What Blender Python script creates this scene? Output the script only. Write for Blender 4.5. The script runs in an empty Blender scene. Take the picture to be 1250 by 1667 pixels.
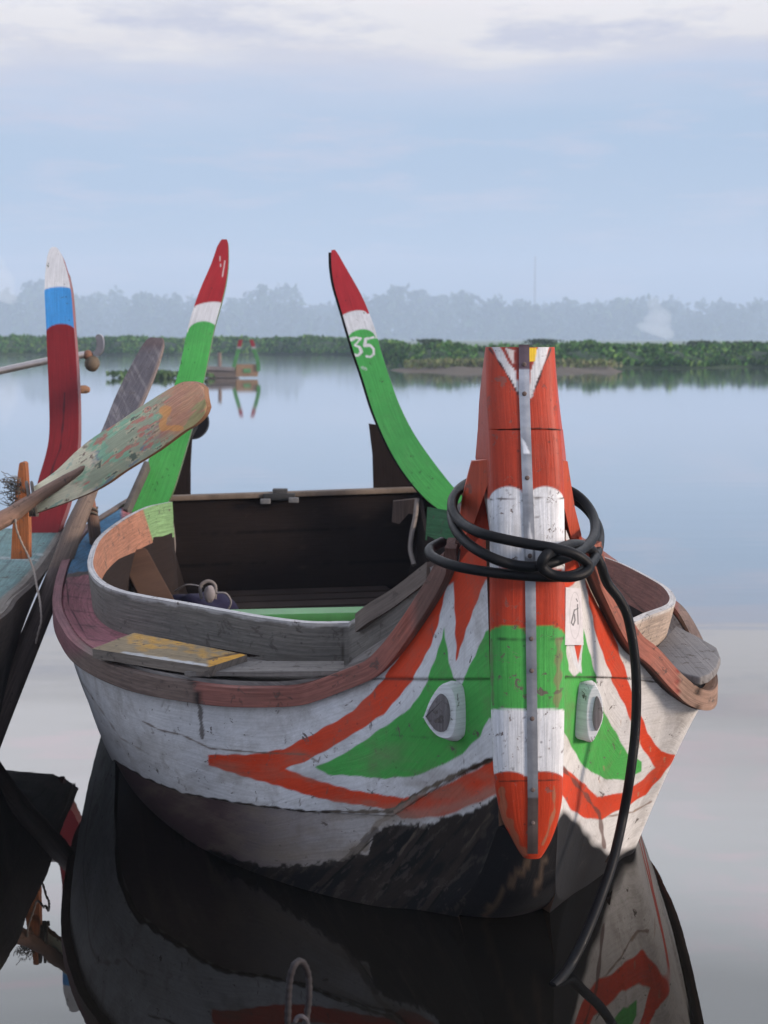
import bpy, math, random
import numpy as np
R = math.radians
random.seed(7); RNG = np.random.default_rng(7)

# ------------------------------------------------------------------ camera
PITCH, CAMH, F = R(6.68), 1.2, 2400.0
scene = bpy.context.scene
cam_data = bpy.data.cameras.new('camera'); cam = bpy.data.objects.new('camera', cam_data)
scene.collection.objects.link(cam); scene.camera = cam
cam.location = (0, 0, CAMH); cam.rotation_euler = (R(90) - PITCH, 0, 0)
cam_data.sensor_fit = 'VERTICAL'; cam_data.sensor_height = 36.0; cam_data.sensor_width = 27.0
cam_data.lens = F / 1667 * 36.0
cam_data.clip_start = 0.05; cam_data.clip_end = 6000
cam_data.dof.use_dof = True; cam_data.dof.focus_distance = 3.15; cam_data.dof.aperture_fstop = 8.5
scene.render.resolution_x = 768; scene.render.resolution_y = 1024
scene.view_settings.view_transform = 'Standard'; scene.view_settings.look = 'None'
scene.view_settings.gamma = 1.0; scene.view_settings.exposure = 0.0
scene.render.engine = 'CYCLES'
scene.cycles.use_denoising = True
scene.cycles.max_bounces = 8; scene.cycles.volume_bounces = 1

def lin(c, k=1.0):
    return tuple(((x / 255) / 12.92 if x / 255 <= .04045 else ((x / 255 + .055) / 1.055) ** 2.4) * k for x in c)

# ------------------------------------------------------------------ world
world = bpy.data.worlds.new('World'); scene.world = world; world.use_nodes = True
nt = world.node_tree; nt.nodes.clear()
def N(nt, t, **kw):
    n = nt.nodes.new(t)
    for k, v in kw.items():
        if k.startswith('i_'):
            key = k[2:]; key = int(key) if key.isdigit() else key.replace('_', ' ')
            n.inputs[key].default_value = v
        else: setattr(n, k, v)
    return n
def ramp(nt, stops, mode='LINEAR'):
    n = nt.nodes.new('ShaderNodeValToRGB'); cr = n.color_ramp; cr.interpolation = mode
    while len(cr.elements) > 1: cr.elements.remove(cr.elements[0])
    for i, (p, c) in enumerate(stops):
        e = cr.elements[0] if i == 0 else cr.elements.new(p)
        e.position = p; e.color = (c[0], c[1], c[2], 1)
    return n
def L(nt, a, b): nt.links.new(a, b)
def mathn(nt, op, a=None, b=None, clamp=False):
    n = nt.nodes.new('ShaderNodeMath'); n.operation = op; n.use_clamp = clamp
    for i, v in enumerate((a, b)):
        if v is None: continue
        if isinstance(v, (int, float)): n.inputs[i].default_value = v
        else: nt.links.new(v, n.inputs[i])
    return n.outputs[0]
def mixc(nt, fac, a, b, bt='MIX'):
    n = nt.nodes.new('ShaderNodeMix'); n.data_type = 'RGBA'; n.blend_type = bt; n.clamp_result = False
    for i, v in ((0, fac), (6, a), (7, b)):
        if isinstance(v, (int, float)): n.inputs[i].default_value = v
        elif isinstance(v, tuple): n.inputs[i].default_value = (*v[:3], 1)
        else: nt.links.new(v, n.inputs[i])
    return n.outputs[2]

SUN_EL, SUN_AZ = 13.0, 113.0        # azimuth clockwise from +Y (to the right of the view)
tc = N(nt, 'ShaderNodeTexCoord')
sep = N(nt, 'ShaderNodeSeparateXYZ'); L(nt, tc.outputs['Generated'], sep.inputs[0])
zabs = sep.outputs['Z']
wob = N(nt, 'ShaderNodeTexNoise', i_Scale=1.0, i_Detail=5.0, i_Roughness=.55)
mp = N(nt, 'ShaderNodeMapping'); mp.inputs['Scale'].default_value = (3.2, 3.2, 22); L(nt, tc.outputs['Generated'], mp.inputs[0]); L(nt, mp.outputs[0], wob.inputs['Vector'])
wv = mathn(nt, 'MULTIPLY', mathn(nt, 'SUBTRACT', wob.outputs['Fac'], .5), .065)
calm = N(nt, 'ShaderNodeMapRange', clamp=True); calm.inputs[1].default_value = .20; calm.inputs[2].default_value = .27; calm.inputs[3].default_value = 1.0; calm.inputs[4].default_value = .15; L(nt, zabs, calm.inputs[0])
wv = mathn(nt, 'MULTIPLY', wv, calm.outputs[0])
zz = mathn(nt, 'ADD', zabs, wv)
zz = mathn(nt, 'ADD', zz, mathn(nt, 'MULTIPLY', sep.outputs['X'], -.035))
zr = mathn(nt, 'MULTIPLY', zz, 2.0, True)
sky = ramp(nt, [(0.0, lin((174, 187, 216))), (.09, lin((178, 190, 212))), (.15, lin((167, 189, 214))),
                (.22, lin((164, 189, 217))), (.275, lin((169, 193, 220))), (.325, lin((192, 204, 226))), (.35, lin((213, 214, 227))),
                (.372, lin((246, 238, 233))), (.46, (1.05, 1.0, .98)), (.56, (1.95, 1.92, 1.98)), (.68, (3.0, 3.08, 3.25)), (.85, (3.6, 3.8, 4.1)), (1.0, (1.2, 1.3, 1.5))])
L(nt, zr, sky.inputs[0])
# thin pink and cream streaks of cloud
n2 = N(nt, 'ShaderNodeTexNoise', i_Scale=1.0, i_Detail=6.0, i_Roughness=.6)
mp2 = N(nt, 'ShaderNodeMapping'); mp2.inputs['Scale'].default_value = (9, 9, 55); mp2.inputs['Location'].default_value = (3.1, 1.7, 4.2)
L(nt, tc.outputs['Generated'], mp2.inputs[0]); L(nt, mp2.outputs[0], n2.inputs['Vector'])
st = ramp(nt, [(0, (0, 0, 0)), (.50, (0, 0, 0)), (.68, (1, 1, 1))]); L(nt, n2.outputs['Fac'], st.inputs[0])
lowz = N(nt, 'ShaderNodeMapRange', clamp=True); lowz.inputs[1].default_value = .16; lowz.inputs[2].default_value = .20; lowz.inputs[3].default_value = .55; lowz.inputs[4].default_value = 0.0; L(nt, zabs, lowz.inputs[0])
pink = mixc(nt, mathn(nt, 'MULTIPLY', st.outputs[0], lowz.outputs[0]), sky.outputs[0], lin((216, 206, 220)))
n3 = N(nt, 'ShaderNodeTexNoise', i_Scale=1.0, i_Detail=7.0, i_Roughness=.62)
mp3 = N(nt, 'ShaderNodeMapping'); mp3.inputs['Scale'].default_value = (7, 7, 30); mp3.inputs['Location'].default_value = (8.1, 0.7, 1.2)
L(nt, tc.outputs['Generated'], mp3.inputs[0]); L(nt, mp3.outputs[0], n3.inputs['Vector'])
st3 = ramp(nt, [(0, (0, 0, 0)), (.47, (0, 0, 0)), (.6, (1, 1, 1))]); L(nt, n3.outputs['Fac'], st3.inputs[0])
hi = ramp(nt, [(0, (0, 0, 0)), (.33, (0, 0, 0)), (.39, (1, 1, 1)), (.43, (.5, .5, .5)), (.48, (0, 0, 0))]); L(nt, zr, hi.inputs[0])
skyc = mixc(nt, mathn(nt, 'MULTIPLY', mathn(nt, 'MULTIPLY', st3.outputs[0], hi.outputs[0]), .85), pink, lin((203, 203, 219)))
# rosy tint in the bright cloud higher up
rz = N(nt, 'ShaderNodeMapRange', clamp=True); rz.inputs[1].default_value = .20; rz.inputs[2].default_value = .26; L(nt, zabs, rz.inputs[0])
skyc = mixc(nt, mathn(nt, 'MULTIPLY', st.outputs[0], rz.outputs[0]), skyc, (1.16, 1.0, 1.04), 'MULTIPLY')
# the half of the sky behind the camera is duller
back = ramp(nt, [(0, (.50, .53, .60)), (.4, (.50, .53, .60)), (.75, (1, 1, 1))])
L(nt, mathn(nt, 'ADD', mathn(nt, 'MULTIPLY', sep.outputs['Y'], .5), .5), back.inputs[0])
skyc = mixc(nt, 1.0, skyc, back.outputs[0], 'MULTIPLY')
nish = N(nt, 'ShaderNodeTexSky', sky_type='NISHITA', sun_disc=False, sun_elevation=R(SUN_EL), sun_rotation=R(SUN_AZ))
nsk = N(nt, 'ShaderNodeVectorMath', operation='SCALE'); nsk.inputs['Scale'].default_value = .08; L(nt, nish.outputs[0], nsk.inputs[0])
fin = mixc(nt, .06, skyc, nsk.outputs[0])
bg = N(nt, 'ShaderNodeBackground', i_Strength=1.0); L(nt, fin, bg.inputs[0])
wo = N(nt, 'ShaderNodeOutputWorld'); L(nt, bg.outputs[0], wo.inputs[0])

sun_d = bpy.data.lights.new('sun', 'SUN'); sun = bpy.data.objects.new('sun', sun_d); scene.collection.objects.link(sun)
sun_d.energy = 4.9; sun_d.angle = R(14); sun_d.color = (1.0, .83, .70)
from mathutils import Vector
sd = Vector((math.sin(R(SUN_AZ)) * math.cos(R(SUN_EL)), math.cos(R(SUN_AZ)) * math.cos(R(SUN_EL)), math.sin(R(SUN_EL))))
sun.rotation_euler = sd.to_track_quat('Z', 'Y').to_euler()

# ------------------------------------------------------------------ geometry helpers
cp, sp = math.cos(PITCH), math.sin(PITCH)
def P(px, py, Y=None, z=None):
    """point where the sight line through a spot of the survey photo meets distance Y or height z"""
    a = (px - 625.0) / F; b = -(py - 833.5) / F
    d = np.array((a, cp + b * sp, -sp + b * cp))
    k = Y / d[1] if Y is not None else (z - CAMH) / d[2]
    return np.array((0, 0, CAMH)) + k * d
def proj(p):
    p = np.asarray(p, float); x = p[..., 0]; y = p[..., 1]; z = p[..., 2] - CAMH
    dep = y * cp - z * sp; up = y * sp + z * cp
    dep = np.maximum(dep, .01)
    return 625 + F * x / dep, 833.5 - F * up / dep
def K(lst):
    out = []
    for q in lst:
        if isinstance(q, np.ndarray): out.append(q)
        elif len(q) == 3: out.append(P(q[0], q[1], Y=q[2]))
        else: out.append(P(q[0], q[1], z=q[3]))
    return np.array(out)
def spline(pts, n, t=None):
    """Catmull-Rom through the knots, n samples, uniform in knot parameter (or at given t)"""
    p = np.asarray(pts, float); m = len(p)
    if t is None: t = np.linspace(0, m - 1, n)
    t = np.clip(t, 0, m - 1 - 1e-9); i = t.astype(int); f = (t - i)[:, None]
    pe = np.vstack([2 * p[0] - p[1], p, 2 * p[-1] - p[-2]])
    a, b, c, d = pe[i], pe[i + 1], pe[i + 2], pe[i + 3]
    return .5 * ((2 * b) + (c - a) * f + (2 * a - 5 * b + 4 * c - d) * f ** 2 + (3 * b - a - 3 * c + d) * f ** 3)
def even(pts, n, closed=False):
    q = spline(pts, max(400, 12 * len(pts))); s = np.r_[0, np.cumsum(np.linalg.norm(np.diff(q[:, :3], axis=0), axis=1))]
    u = np.linspace(0, s[-1], n)
    return np.stack([np.interp(u, s, q[:, k]) for k in range(q.shape[1])], 1)
def norm(v): return v / np.maximum(np.linalg.norm(v, axis=-1, keepdims=True), 1e-9)

def mesh(name, verts, faces, mat, parent=None, col=None, uv=None, smooth=True, mats=None, midx=None):
    me = bpy.data.meshes.new(name); verts = np.asarray(verts, float)
    me.from_pydata(verts.tolist(), [], faces if isinstance(faces, list) else faces.tolist())
    if col is not None:
        at = me.color_attributes.new('Col', 'FLOAT_COLOR', 'POINT')
        c = np.ones((len(verts), 4)); c[:, :3] = col
        at.data.foreach_set('color', c.ravel())
    if uv is not None:
        ul = me.uv_layers.new(name='UVMap'); li = np.zeros(len(me.loops), int); me.loops.foreach_get('vertex_index', li)
        ul.data.foreach_set('uv', np.asarray(uv, float)[li].ravel())
    me.polygons.foreach_set('use_smooth', [smooth] * len(me.polygons))
    me.materials.append(mat)
    ob = bpy.data.objects.new(name, me); scene.collection.objects.link(ob)
    if parent is not None:
        ob.parent = parent; ob.matrix_parent_inverse = parent.matrix_world.inverted()
    if smooth:
        try: me.set_sharp_from_angle(angle=R(40))
        except Exception: pass
    me.update()
    return ob
def empty(name, loc, label, cat, group=None):
    o = bpy.data.objects.new(name, None); scene.collection.objects.link(o); o.location = loc; o.empty_display_size = .1
    o['label'] = label; o['category'] = cat
    if group: o['group'] = group
    bpy.context.view_layer.update()
    return o
def tag(o, label=None, cat=None, group=None, kind=None):
    for k, v in (('label', label), ('category', cat), ('group', group), ('kind', kind)):
        if v: o[k] = v
    return o

import bmesh
def bm_fix(o):
    b = bmesh.new(); b.from_mesh(o.data); bmesh.ops.remove_doubles(b, verts=b.verts, dist=1e-5); bmesh.ops.recalc_face_normals(b, faces=b.faces); b.to_mesh(o.data); b.free()
def slab_data(g, th, cf=(.5, .5, .5), cb=None, ce=None, one=False):
    """closed plank: g[n,m,3] is its outer face, th its thickness (towards -normal)"""
    g = np.asarray(g, float); n, m = g.shape[:2]
    du = np.gradient(g, axis=0); dv = np.gradient(g, axis=1)
    nr = norm(np.cross(du, dv))
    if one: nr = np.broadcast_to(norm(nr.mean((0, 1))[None])[0], nr.shape)
    b = g - nr * th
    uu = np.zeros((n, m)); uu[1:] = np.cumsum(np.linalg.norm(np.diff(g, axis=0), axis=2), axis=0)
    vv = np.zeros((n, m)); vv[:, 1:] = np.cumsum(np.linalg.norm(np.diff(g, axis=1), axis=2), axis=1)
    uu = np.broadcast_to(uu.mean(1, keepdims=True), (n, m))
    full = lambda c: np.broadcast_to(np.asarray(c, float), (n, m, 3))
    cf = full(cf); cb = full(cf if cb is None else cb); ce = cf if ce is None else full(ce)
    idx = np.arange(n * m).reshape(n, m)
    q = np.stack([idx[:-1, :-1], idx[1:, :-1], idx[1:, 1:], idx[:-1, 1:]], -1).reshape(-1, 4)
    nm = n * m
    V = [g.reshape(-1, 3), b.reshape(-1, 3)]; C = [cf.reshape(-1, 3), cb.reshape(-1, 3)]
    U = [np.stack([uu, vv], -1).reshape(-1, 2), np.stack([uu, vv], -1).reshape(-1, 2) + 7.3]
    Fc = [q, (q + nm)[:, ::-1]]
    ring = np.r_[idx[:, 0], idx[-1, 1:], idx[-2::-1, -1], idx[0, -2:0:-1]]
    k = len(ring); gf = g.reshape(-1, 3)[ring]; bf = b.reshape(-1, 3)[ring]; ec = ce.reshape(-1, 3)[ring]
    s = 2 * nm; V += [gf, bf]; C += [ec, ec]; ruv = np.stack([uu, vv], -1).reshape(-1, 2)[ring]
    U += [ruv, ruv + .02]
    i = np.arange(k); j = (i + 1) % k
    Fc.append(np.stack([s + i, s + k + i, s + k + j, s + j], -1)[:, ::-1])
    return np.vstack(V), np.vstack(Fc), np.vstack(C), np.vstack(U)
def slab(name, g, th, mat, parent=None, cf=(.5, .5, .5), cb=None, ce=None, flip=False, one=False):
    g = np.asarray(g, float)
    if flip: # reverse which side the thickness goes to
        g = g[:, ::-1]
        f = lambda c: c if c is None or np.ndim(c) == 1 else c[:, ::-1]
        cf, cb, ce = f(cf), f(cb), f(ce)
    V, Fc, C, U = slab_data(g, th, cf, cb, ce, one)
    return mesh(name, V, Fc, mat, parent, C, U)
def ruled(a, b, n, m, bulge=None):
    """grid between curves a and b (knot lists), even along each"""
    A = even(a, n); B = even(b, n); f = np.linspace(0, 1, m)[None, :, None]
    return A[:, None] * (1 - f) + B[:, None] * f
def tube_data(path, rad, seg=12, col=(.1, .1, .1), flat=1.0, up=None):
    p = np.asarray(path, float); n = len(p); rad = np.broadcast_to(np.asarray(rad, float), (n,))
    T = norm(np.gradient(p, axis=0)); ref = np.array((0, 0, 1.0)) if up is None else np.array(up, float)
    if up is None and abs(T[0] @ ref) > .9: ref = np.array((0, 1.0, 0))
    V = []; x = norm(np.cross(T[0], ref))
    for i in range(n):
        x = norm(x - T[i] * (x @ T[i])); y = np.cross(T[i], x)
        an = np.linspace(0, 2 * np.pi, seg, endpoint=False)
        V.append(p[i] + rad[i] * (np.cos(an)[:, None] * x + np.sin(an)[:, None] * y * flat))
    V = np.vstack(V + [p[:1], p[-1:]]); idx = np.arange(n * seg).reshape(n, seg); nx = np.roll(idx, -1, 1)
    Fq = np.stack([idx[:-1], nx[:-1], nx[1:], idx[1:]], -1).reshape(-1, 4).tolist()
    for k in range(seg):
        Fq.append([n * seg, nx[0, k], idx[0, k]]); Fq.append([n * seg + 1, idx[-1, k], nx[-1, k]])
    C = np.vstack([np.repeat(np.broadcast_to(np.asarray(col, float), (n, 3)), seg, 0), np.broadcast_to(np.asarray(col, float), (n, 3))[:1], np.broadcast_to(np.asarray(col, float), (n, 3))[-1:]])
    ln = np.r_[0, np.cumsum(np.linalg.norm(np.diff(p, axis=0), axis=1))]
    U = np.vstack([np.stack([np.repeat(ln, seg), np.tile(np.arange(seg) / seg * 6.28 * rad.mean(), n)], 1), [[0, 0], [ln[-1], 0]]])
    return V, Fq, C, U
def tube(name, path, rad, mat, parent=None, seg=12, col=(.1, .1, .1), flat=1.0, up=None):
    V, Fq, C, U = tube_data(path, rad, seg, col, flat, up)
    return mesh(name, V, Fq, mat, parent, C, U)
def join_data(ds):
    V, Fq, C, U = [], [], [], []; o = 0
    for v, f, c, u in ds:
        V.append(v); C.append(c); U.append(u); Fq += [[int(i) + o for i in q] for q in f]; o += len(v)
    return np.vstack(V), Fq, np.vstack(C), np.vstack(U)
def build(name, ds, mat, parent=None):
    V, Fq, C, U = join_data(ds); return mesh(name, V, Fq, mat, parent, C, U)
def box_data(c, ax, col):
    """ax: three half-axis vectors; a subdivided box with softened corners"""
    c = np.asarray(c, float); ax = [np.asarray(a, float) for a in ax]
    b = .12; lv = [-1, -1 + b, 1 - b, 1]
    V = []; Fq = []
    for k in range(3):
        for sgn in (-1, 1):
            u, v = [(1, 2), (2, 0), (0, 1)][k]; base = len(V)
            for i in range(4):
                for j in range(4):
                    co = np.zeros(3); co[u] = lv[i]; co[v] = lv[j]; co[k] = sgn
                    edge = sum(abs(q) > 1 - b / 2 for q in co)
                    if edge >= 2: co = co * (1 - b * .35)
                    V.append(c + co[0] * ax[0] + co[1] * ax[1] + co[2] * ax[2])
            for i in range(3):
                for j in range(3):
                    q = [base + i * 4 + j, base + (i + 1) * 4 + j, base + (i + 1) * 4 + j + 1, base + i * 4 + j + 1]
                    Fq.append(q if sgn > 0 else q[::-1])
    V = np.array(V); C = np.broadcast_to(np.asarray(col, float), (len(V), 3))
    e = norm(ax[int(np.argmax([np.linalg.norm(a) for a in ax]))][None])[0]
    U = np.stack([(V - c) @ e, np.linalg.norm(V - c - ((V - c) @ e)[:, None] * e, axis=1)], 1)
    return V, Fq, C, U
def plank_between(a, b, w, t, col, side=None):
    a, b = np.asarray(a, float), np.asarray(b, float); d = b - a; l = norm(d[None])[0]
    s = np.array(side, float) if side is not None else np.cross(l, (0, 0, 1.0)); s = norm((s - l * (s @ l))[None])[0]; n = np.cross(l, s)
    return box_data((a + b) / 2, (d / 2, s * w / 2, n * t / 2), col)
def prism_data(out, vec, col):
    out = np.asarray(out, float); n = len(out); V = np.vstack([out, out + vec]); c0 = np.broadcast_to(np.asarray(col, float), (2 * n, 3))
    Fq = [list(range(n)), list(range(2 * n - 1, n - 1, -1))]
    V2 = np.vstack([V, V]); 
    for i in range(n):
        j = (i + 1) % n; Fq.append([2 * n + j, 2 * n + i, 3 * n + i, 3 * n + j])
    return V2, Fq, np.vstack([c0, c0]), np.vstack([V2[:, [2, 0]]])
def sphere_data(c, r, col, n=16, m=24, jit=0.0):
    th = np.linspace(0, np.pi, n)[:, None]; ph = np.linspace(0, 2 * np.pi, m, endpoint=False)[None]
    d = np.stack([np.sin(th) * np.cos(ph), np.sin(th) * np.sin(ph), np.cos(th) + 0 * ph], -1)
    rr = 1 + jit * (np.sin(5 * d[..., 0] + 3 * d[..., 2]) * np.cos(4 * d[..., 1] + 2))[..., None]
    V = (np.asarray(c) + d * np.asarray(r) * rr).reshape(-1, 3); idx = np.arange(n * m).reshape(n, m); nx = np.roll(idx, -1, 1)
    Fq = np.stack([idx[:-1], idx[1:], nx[1:], nx[:-1]], -1).reshape(-1, 4).tolist()
    return V, Fq, np.broadcast_to(np.asarray(col, float), (len(V), 3)), V[:, :2].copy()

# ------------------------------------------------------------------ pattern helpers
def inside(px, py, poly):
    x, y = np.ravel(px), np.ravel(py); poly = np.asarray(poly, float); r = np.zeros(x.shape, bool)
    dm = np.full(x.shape, 1e9)
    for (x0, y0), (x1, y1) in zip(poly, np.roll(poly, -1, 0)):
        if y0 != y1:
            c = ((y0 > y) != (y1 > y)) & (x < (x1 - x0) * (y - y0) / (y1 - y0) + x0); r ^= c
        d = np.array((x1 - x0, y1 - y0)); l2 = max(d @ d, 1e-9)
        t = np.clip(((x - x0) * d[0] + (y - y0) * d[1]) / l2, 0, 1)
        dm = np.minimum(dm, np.hypot(x - x0 - t * d[0], y - y0 - t * d[1]))
    s = np.where(r, dm, -dm)
    return s.reshape(np.shape(px))
def fill(col, px, py, poly, c, soft=.8, wob=1.2):
    w = wob * (np.sin(px * .21 + py * .13) + np.sin(px * .083 - py * .17 + 2)) * .5
    f = np.clip((inside(px, py, poly) + w) / (2 * soft) + .5, 0, 1)[..., None]
    return col * (1 - f) + np.array(c) * f
def stroke(col, px, py, pts, w, c, wob=0.0, fade=1.0):
    pts = np.asarray(pts, float); dm = np.full(px.shape, 1e9)
    for (x0, y0), (x1, y1) in zip(pts[:-1], pts[1:]):
        d = np.array((x1 - x0, y1 - y0)); l2 = max(d @ d, 1e-9)
        t = np.clip(((px - x0) * d[0] + (py - y0) * d[1]) / l2, 0, 1)
        dm = np.minimum(dm, np.hypot(px - x0 - t * d[0], py - y0 - t * d[1]))
    ww = w + wob * (np.sin(px * .31) + np.sin(px * .117 + 1.3 + py * .2))
    f = (np.clip((ww - dm) / 1.2 + .5, 0, 1) * fade)[..., None]
    return col * (1 - f) + np.array(c) * f

# ------------------------------------------------------------------ materials
def mat_painted(name, chips=.12, chip_col=(.10, .085, .075), grime=.5, rough=.62, scale=1.0, streak=1.0, bump=.35, coat=0.0, spots=.5, grime_col=(.10, .085, .07), spec=.22):
    m = bpy.data.materials.new(name); m.use_nodes = True; t = m.node_tree; t.nodes.clear()
    at = N(t, 'ShaderNodeAttribute', attribute_name='Col'); tc = N(t, 'ShaderNodeTexCoord'); geo = N(t, 'ShaderNodeNewGeometry')
    pos = geo.outputs['Position']
    def nz(sc, det=5, ro=.6, vec=pos, mapsc=None, dist=0.0):
        n = N(t, 'ShaderNodeTexNoise', i_Scale=sc * scale, i_Detail=det, i_Roughness=ro, i_Distortion=dist)
        if mapsc:
            mp = N(t, 'ShaderNodeMapping'); mp.inputs['Scale'].default_value = mapsc; L(t, vec, mp.inputs[0]); vec = mp.outputs[0]
        L(t, vec, n.inputs['Vector']); return n.outputs['Fac']
    def rp(v, a, b):
        r = N(t, 'ShaderNodeMapRange'); r.inputs[1].default_value = a; r.inputs[2].default_value = b; r.clamp = True; L(t, v, r.inputs[0]); return r.outputs[0]
    c = at.outputs['Color']
    # tone drift of old paint
    big = nz(4.5, 6, .65); c = mixc(t, 1.0, c, mixc(t, rp(big, .3, .7), (.80, .80, .81), (1.12, 1.11, 1.09)), 'MULTIPLY')
    # grain streaks along the plank
    gr = nz(1.0, 6, .65, tc.outputs['UV'], (7, 170, 1)); c = mixc(t, 1.0, c, mixc(t, rp(gr, .3, .72), (1 - .30 * streak,) * 3, (1 + .10 * streak,) * 3), 'MULTIPLY')
    # grime
    bw = N(t, 'ShaderNodeRGBToBW'); L(t, at.outputs['Color'], bw.inputs[0]); lumf = mathn(t, 'MULTIPLY', bw.outputs[0], 4.5, True)
    g1 = rp(nz(9, 8, .72, dist=.4), .50, .75); c = mixc(t, mathn(t, 'MULTIPLY', mathn(t, 'MULTIPLY', g1, grime), lumf), c, grime_col)
    g3 = rp(nz(1.0, 7, .7, pos, (20, 20, 4.5)), .55, .78); c = mixc(t, mathn(t, 'MULTIPLY', mathn(t, 'MULTIPLY', g3, grime * .55), lumf), c, grime_col)
    # chips & scratches
    ch = rp(nz(34, 9, .74, dist=.6), .69 - chips * .5, .71 - chips * .5)
    sc = rp(nz(1.0, 5, .7, tc.outputs['UV'], (12, 420, 1)), .72 - chips * .12, .74 - chips * .12)
    chip = mathn(t, 'MAXIMUM', ch, mathn(t, 'MULTIPLY', sc, .7))
    c = mixc(t, mathn(t, 'MULTIPLY', mathn(t, 'MULTIPLY', chip, .85), mathn(t, 'ADD', lumf, .12)), c, chip_col)
    sp_ = N(t, 'ShaderNodeTexVoronoi', i_Scale=38.0 * scale); L(t, pos, sp_.inputs['Vector'])
    dot = mathn(t, 'MULTIPLY', mathn(t, 'SUBTRACT', 1.0, rp(sp_.outputs['Distance'], .07, .13)), rp(nz(22, 2), .5, .55))
    c = mixc(t, mathn(t, 'MULTIPLY', dot, spots), c, (.02, .016, .014))
    b = N(t, 'ShaderNodeBsdfPrincipled'); L(t, c, b.inputs['Base Color']); b.inputs['Specular IOR Level'].default_value = spec
    rr = mathn(t, 'ADD', mathn(t, 'MULTIPLY', big, .25), rough - .12); rr = mathn(t, 'ADD', rr, mathn(t, 'MULTIPLY', chip, .15)); L(t, rr, b.inputs['Roughness'])
    if coat: b.inputs['Coat Weight'].default_value = coat; b.inputs['Coat Roughness'].default_value = .3
    h = mathn(t, 'ADD', mathn(t, 'MULTIPLY', gr, .6), mathn(t, 'MULTIPLY', chip, -.5)); h = mathn(t, 'ADD', h, mathn(t, 'MULTIPLY', big, 1.5))
    bm = N(t, 'ShaderNodeBump', i_Strength=bump, i_Distance=.004); L(t, h, bm.inputs['Height']); L(t, bm.outputs[0], b.inputs['Normal'])
    o = N(t, 'ShaderNodeOutputMaterial'); L(t, b.outputs[0], o.inputs[0])
    return m
def mat_plain(name, rough=.6, metal=0.0, var=.3, sc=30, bump=.3, bd=.002, spec=.3):
    m = bpy.data.materials.new(name); m.use_nodes = True; t = m.node_tree; b = t.nodes['Principled BSDF']
    at = N(t, 'ShaderNodeAttribute', attribute_name='Col'); geo = N(t, 'ShaderNodeNewGeometry')
    n = N(t, 'ShaderNodeTexNoise', i_Scale=sc, i_Detail=6.0, i_Roughness=.65); L(t, geo.outputs['Position'], n.inputs['Vector'])
    c = mixc(t, 1.0, at.outputs['Color'], mixc(t, n.outputs['Fac'], (1 - var,) * 3, (1 + var,) * 3), 'MULTIPLY')
    L(t, c, b.inputs['Base Color']); b.inputs['Metallic'].default_value = metal; b.inputs['Specular IOR Level'].default_value = spec if not metal else .5
    L(t, mathn(t, 'ADD', mathn(t, 'MULTIPLY', n.outputs['Fac'], .3), rough - .15), b.inputs['Roughness'])
    bm = N(t, 'ShaderNodeBump', i_Strength=bump, i_Distance=bd); L(t, n.outputs['Fac'], bm.inputs['Height']); L(t, bm.outputs[0], b.inputs['Normal'])
    return m
M_HULL = mat_painted('weathered_hull_paint', chips=.15, grime=.6, rough=.66, bump=.4, spots=.35, streak=.6, grime_col=(.13, .10, .075))
M_STEM = mat_painted('stem_paint', chips=.19, grime=.34, rough=.5, bump=.5, coat=.06, chip_col=(.12, .09, .08))
M_GLOSS = mat_painted('glossy_horn_paint', chips=.10, grime=.22, rough=.5, streak=.9, bump=.25, coat=.08, spots=.6, chip_col=(.05, .08, .04))
M_WOOD = mat_painted('old_wood', chips=.20, grime=.45, rough=.78, bump=.7, streak=1.6)
M_DARKWOOD = mat_painted('dark_inner_wood', chips=.05, chip_col=(.03, .024, .02), grime=.3, rough=.85, bump=.5, spots=.1, spec=.08, grime_col=(.01, .008, .007))  # near-black wood tone for the well, transom and stern posts
M_PEEL = mat_painted('peeling_paint', chips=.05, grime=.15, rough=.72, bump=.8, streak=.8, spots=.25)
M_METAL = mat_plain('galvanised_strip', rough=.42, metal=.75, var=.35, sc=45)
M_RUBBER = mat_plain('black_rubber', rough=.5, var=.35, sc=60, bump=.3, spec=.14)
M_ROPE = mat_plain('rope_fibre', rough=.9, var=.5, sc=300, bump=.8)
M_CLOTH = mat_plain('cloth', rough=.85, var=.4, sc=60, bump=.5)
M_IRON = mat_plain('rusty_iron', rough=.7, metal=0.0, var=.5, sc=90, bump=.8)
M_PAPER = mat_plain('paper', rough=.7, var=.08, sc=80, bump=.2)
M_LEAF = mat_plain('leaf', spec=.15, rough=.6, var=.5, sc=1.2, bump=0)
M_MUD = mat_plain('mud', rough=.9, var=.4, sc=2.0, bump=.6, bd=.1)

# paint colours (albedo)
WHITE = np.array((.56, .575, .59)); ORANGE = np.array((.52, .048, .014)); GREEN = np.array((.06, .33, .065))
RED = np.array((.33, .018, .024)); BLUE = np.array((.05, .27, .62)); GREYW = np.array((.20, .185, .165)); SALMON = np.array((.42, .17, .115))
DARK = np.array((.014, .010, .009)); TAR = np.array((.007, .007, .008)); CREAMW = np.array((.60, .52, .42)); BROWN = np.array((.13, .075, .05))
MAROON = np.array((.20, .045, .05)); PINK = np.array((.32, .12, .14)); SEAM = np.array((.05, .04, .035))

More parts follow.
